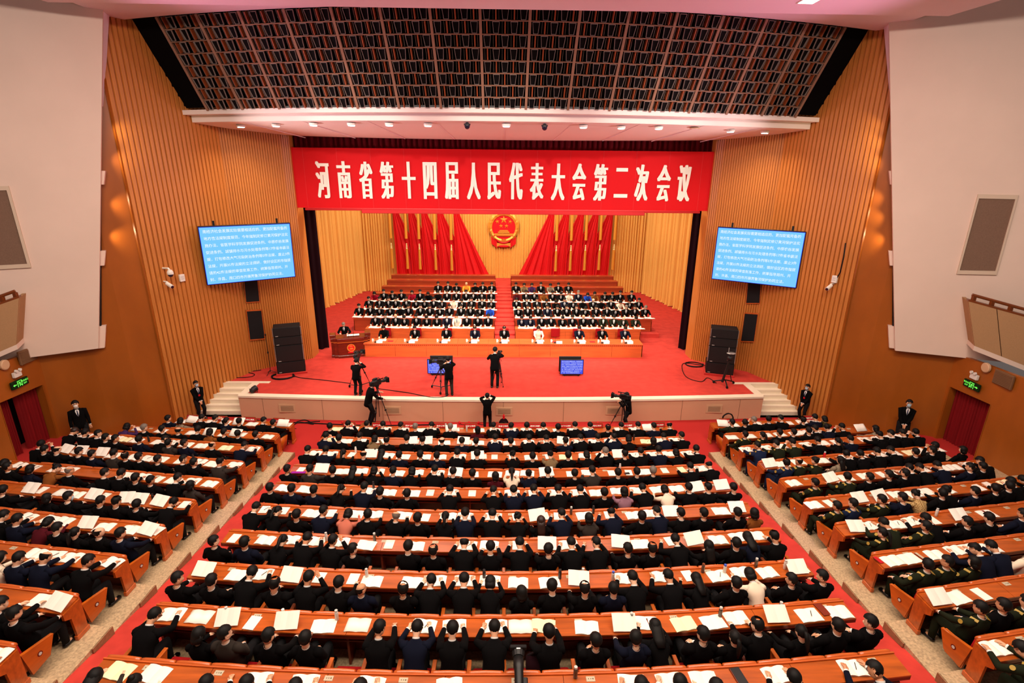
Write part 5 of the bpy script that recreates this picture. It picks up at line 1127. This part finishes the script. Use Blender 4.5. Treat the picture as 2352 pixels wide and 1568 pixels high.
for i, txt in ST.items():
    y, z = TY[i-1], TZ[i-1]
    for seg in txt.split('|'):
        for w in seg.split():
            v = w.split(','); mk = v[1] if len(v) > 1 else ''; px = 784+float(v[0])/3
            cl = next((c for c in mk if c.isupper()), 'K'); hair = next((c for c in mk if c in 'wx'), 'k'); hc = 'g' if 'g' in mk else 'k'
            po = str(rng.choice(['up', 'upwrite', 'fwd', 'up'])); x = float(aty(px, 0, y+.6)[0]); x = float(aty(px, proj((x, y+.9, z+.4))[1], y+.95)[0])
            crowd.person(figure(po, 0, hair == 'w'), (x, y+1.05, z-.76), math.pi, cl, hair, hc, int(rng.choice([0, 2])), .95 if hair == 'w' else 1, front=True, tie=hair != 'w' and cl not in 'GZ')
            crowd_books.put(BK[0], Matrix.Translation((x, y+.2, z+.002))@rotz(float(rng.uniform(-.1, .1))), MATS['paper'])
            crowd_books.put(BK[3], Matrix.Translation((x+.22, y+.12, z+.002))@rotz(1.57), MATS['paper'])
for px, py, h, cl in PRES:
    x = float(aty(px, 770, 26.35)[0]); crowd.person(figure('upwrite', 0, h == 'w'), (x, 26.4, 0), math.pi, cl, h, 'k', 2, .97, front=True, tie=h != 'w')
    crowd_books.put(BK[0], Matrix.Translation((x+.05, 25.55, .727)), MATS['paper'])
for i in (6, 7, 5):
    pass
crowd.build('seated_crowd', 'people seated on the stage tiers and in the audience row at the stage', 'people')
crowd_books.build('far_booklets', 'white booklets and papers before the people near and on the stage', 'papers')
# ------------------------------------------------------------------ standing people
SP = {'guard_front': dict(stand=True, lean=0, head=8, L=(-.04, .19, .90), R=(.05, .20, .88)), 'guard_side': dict(stand=True, lean=0, head=6, L=(-.25, .06, .82), R=(.25, .06, .82), poleL=(-.3, -1, -.2), poleR=(.3, -1, -.2)),
      'operator': dict(stand=True, lean=7, head=16, L=(-.10, .42, 1.30), R=(.16, .40, 1.22)), 'eyepiece': dict(stand=True, lean=10, head=18, L=(-.14, .40, 1.34), R=(.12, .36, 1.48)),
      'photo': dict(stand=True, lean=2, head=6, L=(-.10, .22, 1.56), R=(.11, .20, 1.62), poleL=(-1, .2, -.7), poleR=(1, .2, -.7)), 'stoop': dict(stand=True, lean=16, head=30, L=(-.12, .46, 1.20), R=(.14, .50, 1.02)),
      'speech': dict(stand=True, lean=9, head=34, L=(-.22, .40, 1.14), R=(.20, .40, 1.14))}
def stander(pose, px, pytop, y, zfoot, rz, label, **k):
    x = float(aty(px, pytop, y)[0]); zt = float(aty(px, pytop, y)[2]); J = figure(pose, k.pop('yaw', 0), P=SP[pose])['J']; h = J['hc'][2]+.135
    sc = min(1.08, max(.90, (zt-zfoot)/h)); return person(figure(pose, 0, P=SP[pose]), label, (x, y, zfoot), rz, scale=sc, **k), x
def lanyard(o, fig, col):
    J = fig['J']; link('badge', MB().box(-.035, .035, .16, .168, 1.12, 1.20).mesh('badge', [col]), o)
    for s in (-1, 1): link('lanyard', MB().tube([J['nb']+np.array((s*.06, .05, 0)), J['nb']+np.array((s*.05, .13, -.1)), (s*.01, .165, 1.2)], .006, 5).mesh('lanyard', [TIE]), o)
MASKW = mat('mask_white', (236, 226, 216), .8, .1)
g, _ = stander('guard_front', 447, 873, 20.05, -1, -125*D2R, 'masked man in black suit guarding the left stage steps with clasped hands', front=True, mask=True, tie=True); lanyard(g, figure('guard_front', 0, P=SP['guard_front']), 'plate_red')
g, _ = stander('guard_front', 1858, 881, 19.95, -1, 120*D2R, 'masked man in black suit guarding the right stage steps with clasped hands', front=True, mask=True, tie=True); lanyard(g, figure('guard_front', 0, P=SP['guard_front']), 'plate_red')
g, _ = stander('guard_side', 168, 910, 17.55, -.95, -140*D2R, 'white-masked man in black suit standing beside the left curtained doorway', front=True, mask=True, tie=True)
for c in g.children:
    if c.name.startswith('face_mask'): setm(c, MASKW)
g, _ = stander('guard_front', 2094, 902, 17.75, -.95, 150*D2R, 'masked man in black suit standing beside the right curtained doorway', front=True, mask=True, tie=True)
sp_, _ = stander('speech', 790, 743, 26.05, 0, math.pi+.15, 'grey-haired man in dark suit reading his speech at the lectern', front=True, tie=True, hcol='g'); link('badge', MB().rbox(-.14, -.06, .15, .165, 1.30, 1.38, .004).mesh('badge', [MATS['plate_red']]), sp_)
OPS = []
p = atz(813, 908, 0); o1, x = stander('eyepiece', 815, 830, p[1], 0, -.15, 'cameraman in black with headphones at the stage tripod beside the lectern')
hb = figure('eyepiece', 0, P=SP['eyepiece'])['head']; link('headphones', MB().tube([(-.1, 0, 0), (-.095, 0, .08), (-.05, 0, .14), (.05, 0, .14), (.095, 0, .08), (.1, 0, 0)], .015, 8).ball((-.105, 0, -.01), (.03, .05, .055), 10, 6).ball((.105, 0, -.01), (.03, .05, .055), 10, 6).mesh('headphones', [MATS['black_plastic']]), o1, mw=hb)
p = atz(1028, 908, 0); stander('eyepiece', 1030, 821, p[1], 0, .25, 'cameraman in black jacket and grey trousers filming beside the left text monitor', trouser=CLOTH['C'])
p = atz(1138, 890, 0); stander('eyepiece', 1136, 799, p[1], 0, -.1, 'photographer in black suit standing in the middle of the red stage')
p = atz(838, 964, -1); stander('stoop', 842, 874, 19.25, -.86, -62*D2R, 'cameraman in black stooping on a low crate before the stage front')
p = atz(1120, 985, -1); stander('photo', 1119, 905, 19.05, -1, 0, 'photographer in black raising his camera before the middle of the stage front')
op6, _ = stander('operator', 1447, 906, 19.2, -1, 72*D2R, 'masked camerawoman in black filming sideways before the stage front', front=True, mask=True, hair='l')
# ------------------------------------------------------------------ cameras and tripods
def tripod(label, base, apex, rad, dolly=False, turn=.3):
    base, apex = np.array(base, float), np.array(apex, float); t = thing('tripod', label, 'tripod', base); h = apex-base; top = h-np.array((0, 0, .12))
    for k in range(3):
        a = turn+k*2*math.pi/3; f = np.array((math.cos(a)*rad, math.sin(a)*rad, .09 if dolly else .015)); m = top*.45+f*.55; pr = np.array((-math.sin(a), math.cos(a), 0))*.022
        lg = part('leg', MB().tube([top+pr, m+pr, f], [.013, .013, .010], 6).tube([top-pr, m-pr, m*.4+f*.6], [.013, .013, .010], 6).rbox(m[0]-.035, m[0]+.035, m[1]-.035, m[1]+.035, m[2]-.03, m[2]+.03, .006), 'black_metal', t)
        if dolly: part('dolly_arm', MB().tube([(0, 0, .13), f+np.array((0, 0, .03))], .018, 6), 'black_metal', t); part('wheel', MB().ball(f-np.array((0, 0, .03)), (.045, .06, .06), 10, 6), 'rubber', t)
        else: part('rubber_foot', MB().ball(f, .028, 8, 5), 'rubber', t)
    part('spreader', MB().tube([top, top*.3], .014, 6), 'black_metal', t)
    part('head', MB().cyl(h-np.array((0, 0, .14)), .055, .08, 10).rbox(h[0]-.07, h[0]+.07, h[1]-.08, h[1]+.08, h[2]-.06, h[2], .01), 'black_plastic', t)
    part('pan_bar', MB().tube([h-np.array((0, 0, .03)), h+np.array((.12, -.35, -.18))], .012, 6), 'black_metal', t); return t
def video_camera(label, loc, rz, k=1.0):
    t = thing('video_camera', label, 'camera', loc, rz); t.scale = (k,)*3
    part('body', MB().rbox(-.065, .065, -.2, .14, .01, .19, .02), 'black_plastic', t); part('lens', MB().tube([(0, .13, .09), (0, .24, .09), (0, .26, .09), (0, .36, .09)], [.045, .05, .062, .065], 12), 'black_metal', t)
    part('lens_hood', MB().hexa([(-.075, .34, .02), (.075, .34, .02), (.095, .44, .0), (-.095, .44, .0), (-.075, .34, .16), (.075, .34, .16), (.095, .44, .18), (-.095, .44, .18)]), 'rubber', t)
    part('lens_glass', MB().tube([(0, .442, .09), (0, .445, .09)], .06, 12), 'lens_glass', t)
    part('handle', MB().tube([(0, -.12, .19), (0, -.1, .25), (0, .08, .25), (0, .12, .19)], .016, 7), 'black_plastic', t); part('viewfinder', MB().rbox(-.13, -.06, -.08, .08, .17, .24, .012).ball((-.095, -.1, .205), (.03, .03, .03), 8, 5), 'black_plastic', t)
    part('microphone', MB().tube([(.07, -.02, .22), (.07, .22, .22)], .02, 8), 'rubber', t); part('battery', MB().rbox(-.055, .055, -.28, -.2, .03, .17, .012), 'speaker_black', t); return t
def rig(lab, cpx, base_y, zfloor, rz, rad=.42, dolly=False, turn=.3, k=1.0):
    q = aty(cpx[0], cpx[1], base_y); tripod('black tripod '+lab, (q[0], base_y, zfloor), (q[0], base_y, q[2]-.08), rad, dolly, turn); video_camera('black video camera '+lab, (q[0], base_y, q[2]-.08), rz, k)
rig('beside the cameraman with headphones on stage', (822, 816), atz(820, 893, 0)[1]+.1, 0, -.2, .5, True, .9, 1.1)
rig('of the cameraman near the left text monitor', (1012, 832), atz(1025, 895, 0)[1], 0, 1.35, .5, True, .55, 1.1)
rig('of the stooping cameraman on the crate', (866, 880), 19.2, -1, -.75, .46, False, .2, 1.15)
rig('of the masked camerawoman before the stage', (1432, 912), 19.2, -1, 1.2, .5, False, .95, 1.1)
q = aty(1146, 812, atz(1146, 884, 0)[1]); tripod('slim black tripod of the photographer in the middle of the stage', (q[0], q[1], 0), (q[0], q[1], q[2]-.05), .3, False, -.9); t = thing('photo_camera', 'black photo camera with long lens on the mid-stage tripod', 'camera', (q[0], q[1], q[2]-.05), -.3)
part('body', MB().rbox(-.08, .08, -.05, .05, 0, .12, .012), 'black_plastic', t); part('lens', MB().tube([(0, .05, .06), (0, .16, .06), (0, .32, .05)], [.045, .05, .058], 12), 'black_metal', t); part('flash', MB().rbox(-.04, .04, -.04, .05, .12, .2, .01), 'black_plastic', t)
q = aty(1122, 919, 19.3); t = thing('photo_camera', 'black photo camera in the hands of the man below the stage front', 'camera', (q[0], 19.28, q[2]-.07)); part('body', MB().rbox(-.075, .075, -.04, .04, 0, .11, .012), 'black_plastic', t); part('lens', MB().tube([(0, .04, .055), (0, .2, .055)], [.04, .045], 12), 'black_metal', t)
t = thing('crate', 'small wooden crate under the feet of the stooping cameraman', 'crate', (float(aty(842, 960, 19.25)[0]), 19.25, -1)); part('side', MB().rbox(-.24, .24, -.2, .2, 0, .12, .01), 'wood_rail', t); part('top_board', MB().rbox(-.26, .26, -.22, .22, .12, .14, .005), 'grille_slat', t)
# camera crane on a dolly, right of the stage
b = atz(1664, 884, 0); jb = thing('camera_stand', 'black dolly stand with small robot camera before the right loudspeakers', 'stand', b)
for a in (.4, 2.5, 4.6): part('dolly_leg', MB().tube([(0, 0, .25), (math.cos(a)*.5, math.sin(a)*.4, .1)], .028, 7), 'black_metal', jb); part('wheel', MB().ball((math.cos(a)*.5, math.sin(a)*.4, .06), (.05, .07, .06), 10, 6), 'rubber', jb)
part('brace', MB().tube([(.35, .1, .12), (.12, .05, .75)], .02, 6), 'black_metal', jb); part('column', MB().tube([(-.12, 0, .15), (.0, 0, .8), (.06, 0, 1.15)], [.06, .05, .045], 8), 'black_metal', jb); part('camera_head', MB().ball((.07, -.02, 1.28), (.12, .12, .1), 12, 8), 'black_plastic', jb); part('camera_arm', MB().rbox(-.04, .18, -.06, .06, 1.14, 1.2, .01), 'black_plastic', jb)
part('monitor_plate', MB().ball((.1, 0, 1.5), (.2, .14, .04), 12, 6), 'steel', jb); part('antenna', MB().tube([(-.02, 0, 1.5), (-.03, 0, 1.75)], .008, 5), 'silver', jb)
# ------------------------------------------------------------------ cables and small gear
def cable(label, pts, z, r=.018):
    P = [atz(a, c, z) for a, c in pts]; P = catmull([(p[0], p[1]) for p in P], 5); o = thing('cable', label, 'cable', me=MB().tube([(p[0], p[1], z+r) for p in P], r, 5).mesh('cable', ['cord_black'], True)); return o
cable('thin black cable running across the stage to the lectern cameraman', [(672, 862), (690, 868), (740, 873), (806, 881)], 0)
cable('thin black cable curving over the stage to the left monitor cameraman', [(868, 893), (940, 903), (990, 913), (1020, 912), (1030, 906)], 0)
cable('loose black cable on the carpet by the left ribbed wall', [(540, 868), (575, 866), (585, 860), (570, 855), (600, 850)], 0)
cable('black cable wandering from the right loudspeakers over the carpet', [(1640, 842), (1605, 838), (1568, 836), (1575, 865), (1610, 877), (1625, 868), (1645, 880)], 0)
cable('black cable lying on the floor along the foot of the stage', [(553, 951), (600, 968), (700, 972), (850, 978), (1000, 976)], -1, .025)
cable('tangled black cable on the red floor by the left block', [(672, 978), (690, 970), (720, 975), (700, 965), (680, 972), (735, 968)], -1, .02)
def coil(label, c, R, n, vertical=False):
    P = []; r = random.Random(3)
    for k in range(n*16): a = k*2*math.pi/16; q = R*(1+.06*math.sin(k*.7)); P.append((q*math.cos(a), .02*math.sin(k) if vertical else q*.8*math.sin(a), (q*math.sin(a)+R if vertical else .02+.012*(k//16))))
    t = thing('cable_coil', label, 'cable', c); part('loop', MB().tube(P, .016, 5), 'cord_black', t, True); part('cable_tie', MB().box(R*.9, R*1.1, -.03, .03, .0 if not vertical else R-.02, .07 if not vertical else R+.02), 'black_plastic', t)
coil('coiled black cable on the stage before the left loudspeakers', atz(650, 865, 0), .48, 4); coil('coiled black cable beside the right loudspeakers', atz(1594, 838, 0), .42, 3)
q = aty(1672, 962, 19.7); coil('upright coil of black cable leaning on the stage front, right end', (q[0], 19.72, -1), .22, 4, True)
q = atz(583, 901, .017); t = thing('stage_lamp', 'black round stage lamp on the white rim at the left corner', 'lamp', q); part('yoke', MB().tube([(-.16, 0, .02), (-.16, 0, .16), (.16, 0, .16), (.16, 0, .02)], .015, 6), 'black_metal', t); part('can', MB().tube([(-.02, -.14, .12), (0, 0, .14), (.06, .12, .16)], [.09, .12, .13], 12), 'black_plastic', t)
b = atz(621, 853, 0)+np.array((.15, -.3, 0)); t = thing('microphone_stand', 'tall thin black microphone stand beside the left loudspeakers', 'stand', b)
for a in (.3, 2.4, 4.5): part('leg', MB().tube([(0, 0, .18), (math.cos(a)*.3, math.sin(a)*.3, .01)], .012, 6), 'black_metal', t)
part('pole', MB().tube([(0, 0, .1), (0, 0, 1.85)], .014, 7), 'black_metal', t); part('microphone', MB().ball((0, 0, 1.88), (.035, .035, .06), 10, 6), 'black_plastic', t); part('clamp', MB().rbox(-.03, .03, -.03, .03, 1.0, 1.08, .006), 'black_plastic', t)
q = aty(1157, 966, 19.3); t = thing('backpack', 'black backpack with a red bottle on the floor at the stage front', 'bag', (q[0], 19.3, -1)); part('sack', MB().ball((0, 0, .2), (.2, .16, .22), 12, 8), 'black_drape', t, True); part('strap', MB().tube([(-.1, -.14, .3), (0, -.2, .36), (.1, -.14, .3)], .015, 6), 'black_plastic', t)
t = thing('bottle', 'small red bottle standing on the backpack at the stage front', 'bottle', (q[0], 19.3, -.6)); part('body', MB().cyl((0, 0, 0), .045, .15, 10), 'plate_red', t); part('neck', MB().cyl((0, 0, .15), .02, .06, 8), 'plate_red', t)
for i, px in enumerate((563, 594, 612, 637, 655, 665, 676, 755, 786, 1055, 1077, 1099, 1374, 1698)):
    x = float(aty(px, 968, 19.55)[0]); t = thing('plug', 'small red wrapped plug at the foot of the stage front, %s from the left' % ORD[i], 'plug', (x, 19.6-.35*(px < 680), -1), 0, 'red plugs along the stage front'); part('cap', MB().ball((0, 0, .07), (.05, .05, .07), 8, 6), 'plate_red', t); part('cord', MB().tube([(0, 0, .03), (.1, -.05, .012), (.2, -.06, .012)], .012, 5), 'cord_black', t)
# ------------------------------------------------------------------ delegation plates, bottles, folders on the desks
CITY = '郑州 开封 洛阳 平顶山 安阳 鹤壁 新乡 焦作 濮阳 许昌 漯河 三门峡 南阳 商丘 信阳 周口 驻马店'.split()
PL = [('l', 444, 957), ('l', 508, 962), ('l', 572, 965), ('l', 639, 968), ('c', 801, 977), ('c', 868, 977), ('c', 942, 979), ('c', 1013, 981), ('c', 1080, 982), ('c', 1156, 982), ('c', 1229, 981), ('c', 1300, 980), ('c', 1371, 979), ('c', 1441, 977), ('c', 1512, 974), ('r', 1666, 968), ('r', 1851, 954)]
for i, (bb, px, py) in enumerate(PL):
    p = atz(px, py, zf(1)+.86); x = float(p[0]); a = ang(bb, 1, x); y = yrow(bb, 1, x)-.05
    t = thing('delegation_plate', 'red delegation plate on a wooden holder, front row desk, %s from the left' % ORD[i], 'sign', (x, y, zf(1)+.76), a, 'delegation plates on the front row desks')
    part('holder', MB().hexa([(-.26, -.02, 0), (.26, -.02, 0), (.26, .04, 0), (-.26, .04, 0), (-.22, .0, .2), (.22, .0, .2), (.22, .03, .2), (-.22, .03, .2)]), 'grille_slat', t); part('plate', MB().hexa([(-.21, -.026, .03), (.21, -.026, .03), (.21, -.012, .03), (-.21, -.012, .03), (-.20, -.012, .18), (.20, -.012, .18), (.20, .0, .18), (-.20, .0, .18)]), 'plate_red', t)
    tm = upright(text_mesh(CITY[i % len(CITY)]+'代表团', .072 if len(CITY[i % len(CITY)]) == 2 else .062, .003, res=1), 'letter_white'); link('plate_text', tm, t, (0, -.024, .105))
def desk_spot(px, py, h):
    for r in range(1, 11):
        p = atz(px, py, zf(r)+.76+h); x = float(p[0]); bb = 'c' if abs(x) < 6.6 else ('l' if x < 0 else 'r')
        if abs(x) > 7.7 or bb == 'c':
            d = p[1]-yrow(bb, r, x)
            if -.45 < d < .12: return bb, r, x, min(max(yrow(bb, r, x)+d, yrow(bb, r, x)-.36), yrow(bb, r, x)-.05)
BT = [(817, 1033, 'w'), (862, 1037, 'd'), (858, 1113, 'd'), (1424, 1072, 'c'), (1312, 1172, 's'), (1363, 1170, 'd'), (749, 1232, 'c'), (860, 1233, 's'), (842, 1316, 'c'), (1112, 1318, 'd'), (1286, 1318, 'd'), (1339, 1315, 's'), (1408, 1322, 'b'), (1615, 1304, 'a'), (1665, 1306, 'b'), (1737, 1291, 's'), (1804, 1296, 'c'), (1655, 1405, 's'), (1793, 1393, 's'), (521, 1405, 's'), (651, 1410, 'w'), (773, 1412, 'c'), (1450, 1418, 's'), (1322, 1543, 's'), (444, 1050, 'd'), (1894, 1044, 'p'), (341, 1007, 'd'), (351, 1142, 'd'), (2152, 1176, 'c'), (1456, 1004, 'd'), (1024, 979, 'c'), (1072, 985, 'c')]
BN = dict(w=('white plastic', 'mug_white', 'mug_white'), d=('dark brown', 'thermos_dark', 'black_plastic'), c=('clear glass', 'bottle_clear', 'silver'), s=('brushed steel', 'thermos', 'silver'), b=('clear blue-capped', 'bottle_clear', 'cap_blue'), a=('amber glass', 'thermos', 'wood_rail'), p=('pink metal', 'plate_red', 'silver'))
bc = {}
for px, py, k in BT:
    s = desk_spot(px, py, .11)
    if s is None: continue
    bb, r, x, y = s; bc[(bb, r)] = bc.get((bb, r), 0)+1; n, m, c = BN[k]
    ids = [q for q in PEOPLE if q[0] == bb and q[1] == r]; nr = min(ids, key=lambda q: abs(q[2]-x)); ordn = ORD[nr[-1]]
    t = thing('drink_bottle', '%s drink bottle on the %s block row %s desk, near %s person from %s' % (n, BLK[bb], NUM[r], ordn, 'left' if bb == 'c' else 'aisle'), 'bottle', (x, y, zf(r)+.76), 0, 'bottles on the audience desks')
    part('body', MB().tube([(0, 0, 0), (0, 0, .008), (0, 0, .16), (0, 0, .19)], [.030, .034, .034, .026], 12), m, t, True); part('cap', MB().cyl((0, 0, .185), .027, .035, 12), c, t)
for px, py, w, d, m, lab in ((1886, 1397, .16, .3, 'brown_folder', 'brown folder at the right end of centre row nine desk'), (1695, 1550, .17, .28, 'black_plastic', 'black folder on the centre row ten desk near the right end'), (2015, 1285, .1, .2, 'red_folder', 'small red booklet at the aisle end of the right block row eight desk'), (1440, 1087, .16, .12, 'black_plastic', 'dark tablet on the papers of the centre row four desk'), (932, 1130, .19, .12, 'black_plastic', 'dark tablet lying on papers of the centre row five desk'), (1490, 1427, .06, .16, 'black_plastic', 'black glasses case on the centre row nine desk'), (685, 1086, .42, .1, 'magenta_cloth', 'purple cloth folder at the left end of the centre row four desk'), (2270, 1180, .1, .3, 'brown_folder', 'brown folder on the right block row seven desk'), (2112, 1277, .08, .24, 'socket_steel', 'dark green pencil case on the right block row eight desk')):
    s = desk_spot(px, py, 0)
    if s is None: continue
    bb, r, x, y = s; t = thing('folder', lab, 'folder', (x, y-.02, zf(r)+.764), ang(bb, r, x)+.08); part('cover', MB().rbox(-w/2, w/2, -d/2, d/2, 0, .014, .004), m, t); part('edge', MB().box(-w/2, -w/2+.012, -d/2+.01, d/2-.01, .0, .016), 'brown_folder', t)
# the long broadcast lens and the bag in the rows closest to the balcony
q = aty(1192, 1545, 6.0); t = thing('video_camera', 'large broadcast camera with long lens rising at the centre row ten desk', 'camera', (q[0], 5.75, float(q[2])-.06))
part('lens_hood', MB().tube([(0, .52, .05), (0, .62, .06)], [.09, .105], 14), 'black_plastic', t); part('hood_bar', MB().rbox(-.13, .13, .60, .66, .1, .17, .01), 'speaker_black', t); part('hood_tag', MB().box(-.03, .03, .58, .60, .13, .165), 'letter_white', t)
part('lens_barrel', MB().tube([(0, -.1, 0), (0, .1, .01), (0, .12, .01), (0, .32, .03), (0, .34, .03), (0, .52, .05)], [.06, .062, .07, .068, .08, .08], 14), 'black_metal', t, True); part('grip', MB().rbox(.05, .13, -.1, .2, -.06, .05, .015), 'black_plastic', t); part('body', MB().rbox(-.1, .1, -.5, -.1, -.14, .12, .02), 'black_plastic', t)
zt = float(q[2])-.2; tb = tripod('tall black tripod under the large broadcast camera at centre row ten', (q[0], 5.5, zf(10)), (q[0], 5.5, zt), .35)
sb = [o for o in SEATS if o[0] == 'c' and o[1] == 9]; q = aty(1240, 1520, 6.75); x = float(q[0]); t = thing('bag', 'black camera bag on the empty seat behind centre row nine desk', 'bag', (x, 6.62, zf(9)+.46))
part('sack', MB().rbox(-.24, .24, -.16, .2, 0, .34, .07), 'black_drape', t, True); part('strap', MB().tube([(-.2, .1, .3), (-.1, .05, .42), (.1, .05, .42), (.2, .1, .3)], .018, 6), 'black_plastic', t); part('pocket', MB().rbox(-.16, .16, -.2, -.14, .05, .22, .02), 'black_plastic', t)
# white security cameras and boxes on the ribbed walls
for sx, items in ((-1, ((378, 622, 'bracket dome', 'upper white dome security camera on the left ribbed wall'), (380, 650, 'bullet', 'lower white bullet security camera on the left ribbed wall'), (418, 638, 'box', 'small white panel on the left ribbed wall'))), (1, ((1917, 641, 'box', 'small white junction box on the right ribbed wall'), (1912, 655, 'bullet', 'white security camera on the right ribbed wall')))):
    for px, py, kind, lab in items:
        A = np.array((sx*12.9, 20.55, 0.)); n = nrm((-sx*.9, -.44, 0)); p = plane_hit(px, py, A+n*.12, n); t = thing('security_camera' if kind != 'box' else 'junction_box', lab, 'camera' if kind != 'box' else 'box', p, math.atan2(n[1], n[0])+math.pi/2)
        if kind == 'box':
            part('cover', MB().rbox(-.1, .1, -.04, .05, -.14, .14, .01), 'white_plastic', t)
            for k in (-.06, .02): part('label_window', MB().box(-.06, .06, -.045, -.04, k, k+.05), 'silver', t)
        elif kind == 'bullet': part('arm', MB().tube([(0, .08, .06), (0, -.1, .06), (0, -.16, .0)], .03, 8), 'white_plastic', t); part('housing', MB().tube([(.0, -.08, -.0), (.02, -.34, -.12)], [.07, .075], 12), 'white_plastic', t); part('lens', MB().tube([(.02, -.34, -.12), (.021, -.36, -.13)], .055, 12), 'lens_glass', t)
        else: part('arm', MB().tube([(0, .08, .1), (0, -.25, .12), (0, -.32, .05)], .035, 8), 'white_plastic', t); part('housing', MB().tube([(0, -.32, .06), (0, -.32, -.02), (0, -.32, -.1)], [.07, .11, .11], 14), 'white_plastic', t); part('dome', MB().ball((0, -.32, -.11), (.095, .095, .1), 12, 8), 'lens_glass', t, True)
A = np.array((12.6, 21.1, 0.)); n = nrm((-.9, -.44, 0)); P = [plane_hit(*q, A+n*.1, n) for q in ((1942, 558), (1938, 590), (1930, 625), (1921, 640))]
thing('cable', 'dark cable hanging down the right ribbed wall to the junction box', 'cable', me=MB().tube(P, .022, 6).mesh('cable', ['cord_black'], True))
